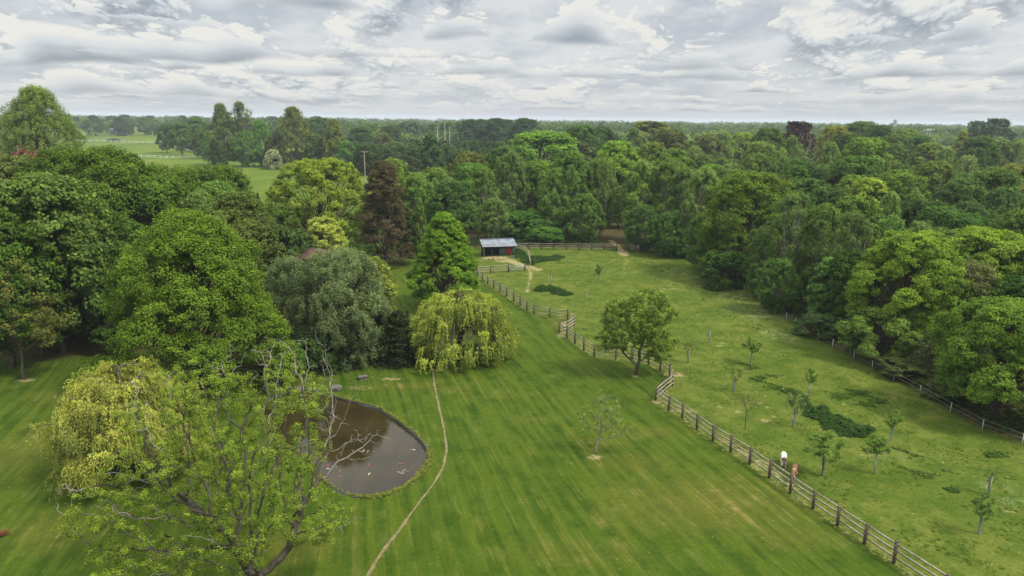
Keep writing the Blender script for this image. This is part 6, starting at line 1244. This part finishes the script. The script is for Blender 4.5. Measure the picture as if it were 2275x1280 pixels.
# ================================================================ ponies
def pony(loc, rz, coat, coat2, maskc, label, mane_c, H_=.98):
    root = empty('pony', loc, rz); tag(root, label, 'pony', 'ponies'); s_ = H_/1.0
    # x forward; head down grazing
    J = dict(pel=(-.42, 0, .78), back=(-.15, 0, .76), mid=(.12, 0, .74), chest=(.40, 0, .76), neck=(.62, 0, .70), poll=(.86, 0, .44), face=(.96, 0, .24), muz=(1.02, 0, .08), rump=(-.60, 0, .74))
    R3 = dict(pel=.225, back=.235, mid=.24, chest=.21, neck=.13, poll=.10, face=.075, muz=.05, rump=.15)
    E = [('pel', 'back'), ('back', 'mid'), ('mid', 'chest'), ('chest', 'neck'), ('neck', 'poll'), ('poll', 'face'), ('face', 'muz'), ('pel', 'rump')]
    for sd, s in (('l', 1), ('r', -1)):
        step = .07*s
        J['sh'+sd] = (.36+step*.3, .13*s, .56); J['kn'+sd] = (.37+step, .13*s, .30); J['ft'+sd] = (.36+step*1.4, .13*s, .07); J['hf'+sd] = (.39+step*1.4, .13*s, .025)
        J['hip'+sd] = (-.44, .13*s, .58); J['sti'+sd] = (-.38-step*.5, .14*s, .46); J['hock'+sd] = (-.58-step, .13*s, .30); J['hft'+sd] = (-.54-step*1.4, .13*s, .07); J['hhf'+sd] = (-.50-step*1.4, .13*s, .025)
        for n_, r_ in (('sh', .095), ('kn', .048), ('ft', .036), ('hf', .048), ('hip', .125), ('sti', .085), ('hock', .05), ('hft', .036), ('hhf', .048)): R3[n_+sd] = r_
        E += [('chest', 'sh'+sd), ('sh'+sd, 'kn'+sd), ('kn'+sd, 'ft'+sd), ('ft'+sd, 'hf'+sd), ('pel', 'hip'+sd), ('hip'+sd, 'sti'+sd), ('sti'+sd, 'hock'+sd), ('hock'+sd, 'hft'+sd), ('hft'+sd, 'hhf'+sd)]
        J['ear'+sd] = (.83, .07*s, .56); R3['ear'+sd] = .022; E.append(('poll', 'ear'+sd))
    names = list(J); me = bpy.data.meshes.new('body'); me.from_pydata([J[k_] for k_ in names], [(names.index(a_), names.index(c_)) for a_, c_ in E], [])
    o_ = link('body', me, root); m_ = o_.modifiers.new('skin', 'SKIN'); m_.use_smooth_shade = True
    for i_, k_ in enumerate(names): me.skin_vertices[0].data[i_].radius = (R3[k_]*.92, R3[k_]); me.skin_vertices[0].data[i_].use_root = (k_ == 'pel')
    s2 = o_.modifiers.new('sub', 'SUBSURF'); s2.levels = 2; s2.render_levels = 2
    mt, t_, b2 = principled('pony_coat', coat, .7, .2); oc_ = t_.node('ShaderNodeTexCoord').outputs['Object']; xs_, ys_, zs_ = t_.sep(oc_)[0:3]
    nz = t_.noise(oc_, 2.6, 2, .5); f_ = maskc(t_, xs_, zs_, nz); t_.l.new(t_.mix(f_, coat, coat2), b2.inputs['Base Color']); me.materials.append(mt)
    mm = principled('pony_mane', mane_c, .8)[0]; r_ = np.random.default_rng(3); poly = []
    for q in range(26):
        f = q/25; x_ = .40+.46*f; z_ = .90-.36*f; sd = -1 if q % 3 else 1; poly.append(([[x_, 0, z_], [x_+.02, .07*sd, z_-.03], [x_+.02, .13*sd, z_-.17-.05*r_.uniform()]], [.03, .026, .008]))
    V, Q = tubes(poly, 5); link('mane', mesh_np('mane', V, Q, mat=mm, smooth=True), root)
    poly = [([[-.70, y_*.3, .80], [-.80, y_, .66], [-.79, y_*1.3, .30+.08*abs(y_)]], [.035, .04, .012]) for y_ in np.linspace(-.05, .05, 6)]; V, Q = tubes(poly, 5); link('tail', mesh_np('tail', V, Q, mat=mm, smooth=True), root)
    root.scale = (s_, s_, s_); return root
p1 = P(1742, 1036); p2 = P(1766, 1064)
pony((p1[0], p1[1]+.2, float(p1[2])), rad(-108), (.72, .69, .62), (.10, .045, .028), lambda t_, xs_, zs_, nz: t_.math('MULTIPLY', t_.ramp(xs_, .42, .50), t_.ramp(zs_, .10, .22)), 'white pony with a brown head grazing, farther from the fence', (.55, .50, .42), .90)
pony((p2[0], p2[1]+.2, float(p2[2])), rad(-119), (.17, .088, .045), (.60, .54, .45), lambda t_, xs_, zs_, nz: t_.math('SUBTRACT', 1.0, t_.ramp(zs_, .24, .34)), 'chestnut pony with pale mane and white feet grazing right by the fence', (.52, .42, .30), .92)
# ================================================================ goldfish and lily pads on the pond
LILY = principled('lily_pad', (.28, .21, .19), .5)[0]; ORANGE = principled('goldfish_skin', (.34, .10, .03), .4)[0]; PALE = principled('pale_fish_skin', (.62, .50, .32), .4)[0]
r = np.random.default_rng(12)
for q, (u, v, n_, lab) in enumerate([(806, 1003, 9, 'cluster of small pinkish lily pads floating in the middle of the pond'), (893, 1048, 8, 'cluster of small pinkish lily pads floating near the right end of the pond')]):
    p_ = P(u, v, -.15); root = empty('water_lily', (p_[0], p_[1], -.150)); tag(root, lab, 'water lily', 'water lilies')
    for k_ in range(n_):
        a_ = r.uniform(0, 6.28); rr = r.uniform(.05, .42); s_ = r.uniform(.04, .075); th = np.linspace(.3, 6.0, 10); V = [(rr*math.cos(a_), rr*math.sin(a_)*.8, 0)]+[(rr*math.cos(a_)+s_*math.cos(t_), rr*math.sin(a_)*.8+s_*math.sin(t_), .004) for t_ in th]
        link('lily_pad', mesh_np('lily_pad', V, None, np.array([(0, i_, i_+1) for i_ in range(1, 10)]), mat=LILY), root)
for q, (u, v, m_, lab) in enumerate([(729, 1041, PALE, 'pale fish near the left shore of the pond'), (756, 1046, ORANGE, 'orange goldfish right of the pale fish by the left shore'), (754, 1058, ORANGE, 'orange goldfish nearest the lower left shore'), (727, 1034, ORANGE, 'orange goldfish just above the pale fish'), (818, 1032, ORANGE, 'orange goldfish alone below the middle lily pads'),
    (890, 1030, ORANGE, 'orange goldfish above the right hand lily pads'), (820, 1053, PALE, 'small pale fish in the lower middle of the pond'), (919, 999, PALE, 'small pale fish near the right end of the pond')]):
    p_ = P(u, v, -.14); t_ = np.linspace(0, 1, 8); w_ = .045*np.sin(np.clip(t_*1.15+.08, 0, 1)*math.pi)+.006; pts = np.stack([(t_-.5)*.26, .02*np.sin(t_*5), np.zeros(8)], 1)
    V, Q = tubes([(pts, w_)], 6); V = V*[1, 1, .5]; Vt = np.array([(.14, 0, 0), (.21, .05, 0), (.19, 0, 0), (.21, -.05, 0), (.14, 0, .004), (.21, .05, .004), (.19, 0, .004), (.21, -.05, .004)]); n0 = len(V)
    o = link('goldfish', mesh_np('goldfish', np.concatenate([V, Vt]), Q, np.array([(n0, n0+1, n0+2), (n0, n0+2, n0+3), (n0+4, n0+6, n0+5), (n0+4, n0+7, n0+6)]), mat=m_, smooth=True)); o.location = (p_[0], p_[1], -.145); o.rotation_euler = (0, 0, q*1.3); tag(o, lab, 'goldfish', 'fish in the pond')
# ================================================================ haze: even air over the whole scene
mb = MB(); mb.box((0, 0, 19), (18000, 18000, 42.4)); hz = bpy.data.materials.new('haze'); hz.use_nodes = True; t = NT(hz.node_tree); t.n.clear()
pv = t.node('ShaderNodeVolumePrincipled'); pv.inputs['Color'].default_value = (.80, .88, .97, 1); pv.inputs['Density'].default_value = .00016; o_ = t.node('ShaderNodeOutputMaterial'); t.l.new(pv.outputs[0], o_.inputs['Volume'])
hb = mb.build('haze', hz); tag(hb, 'thin pale haze over the far woods', 'haze', kind='stuff')
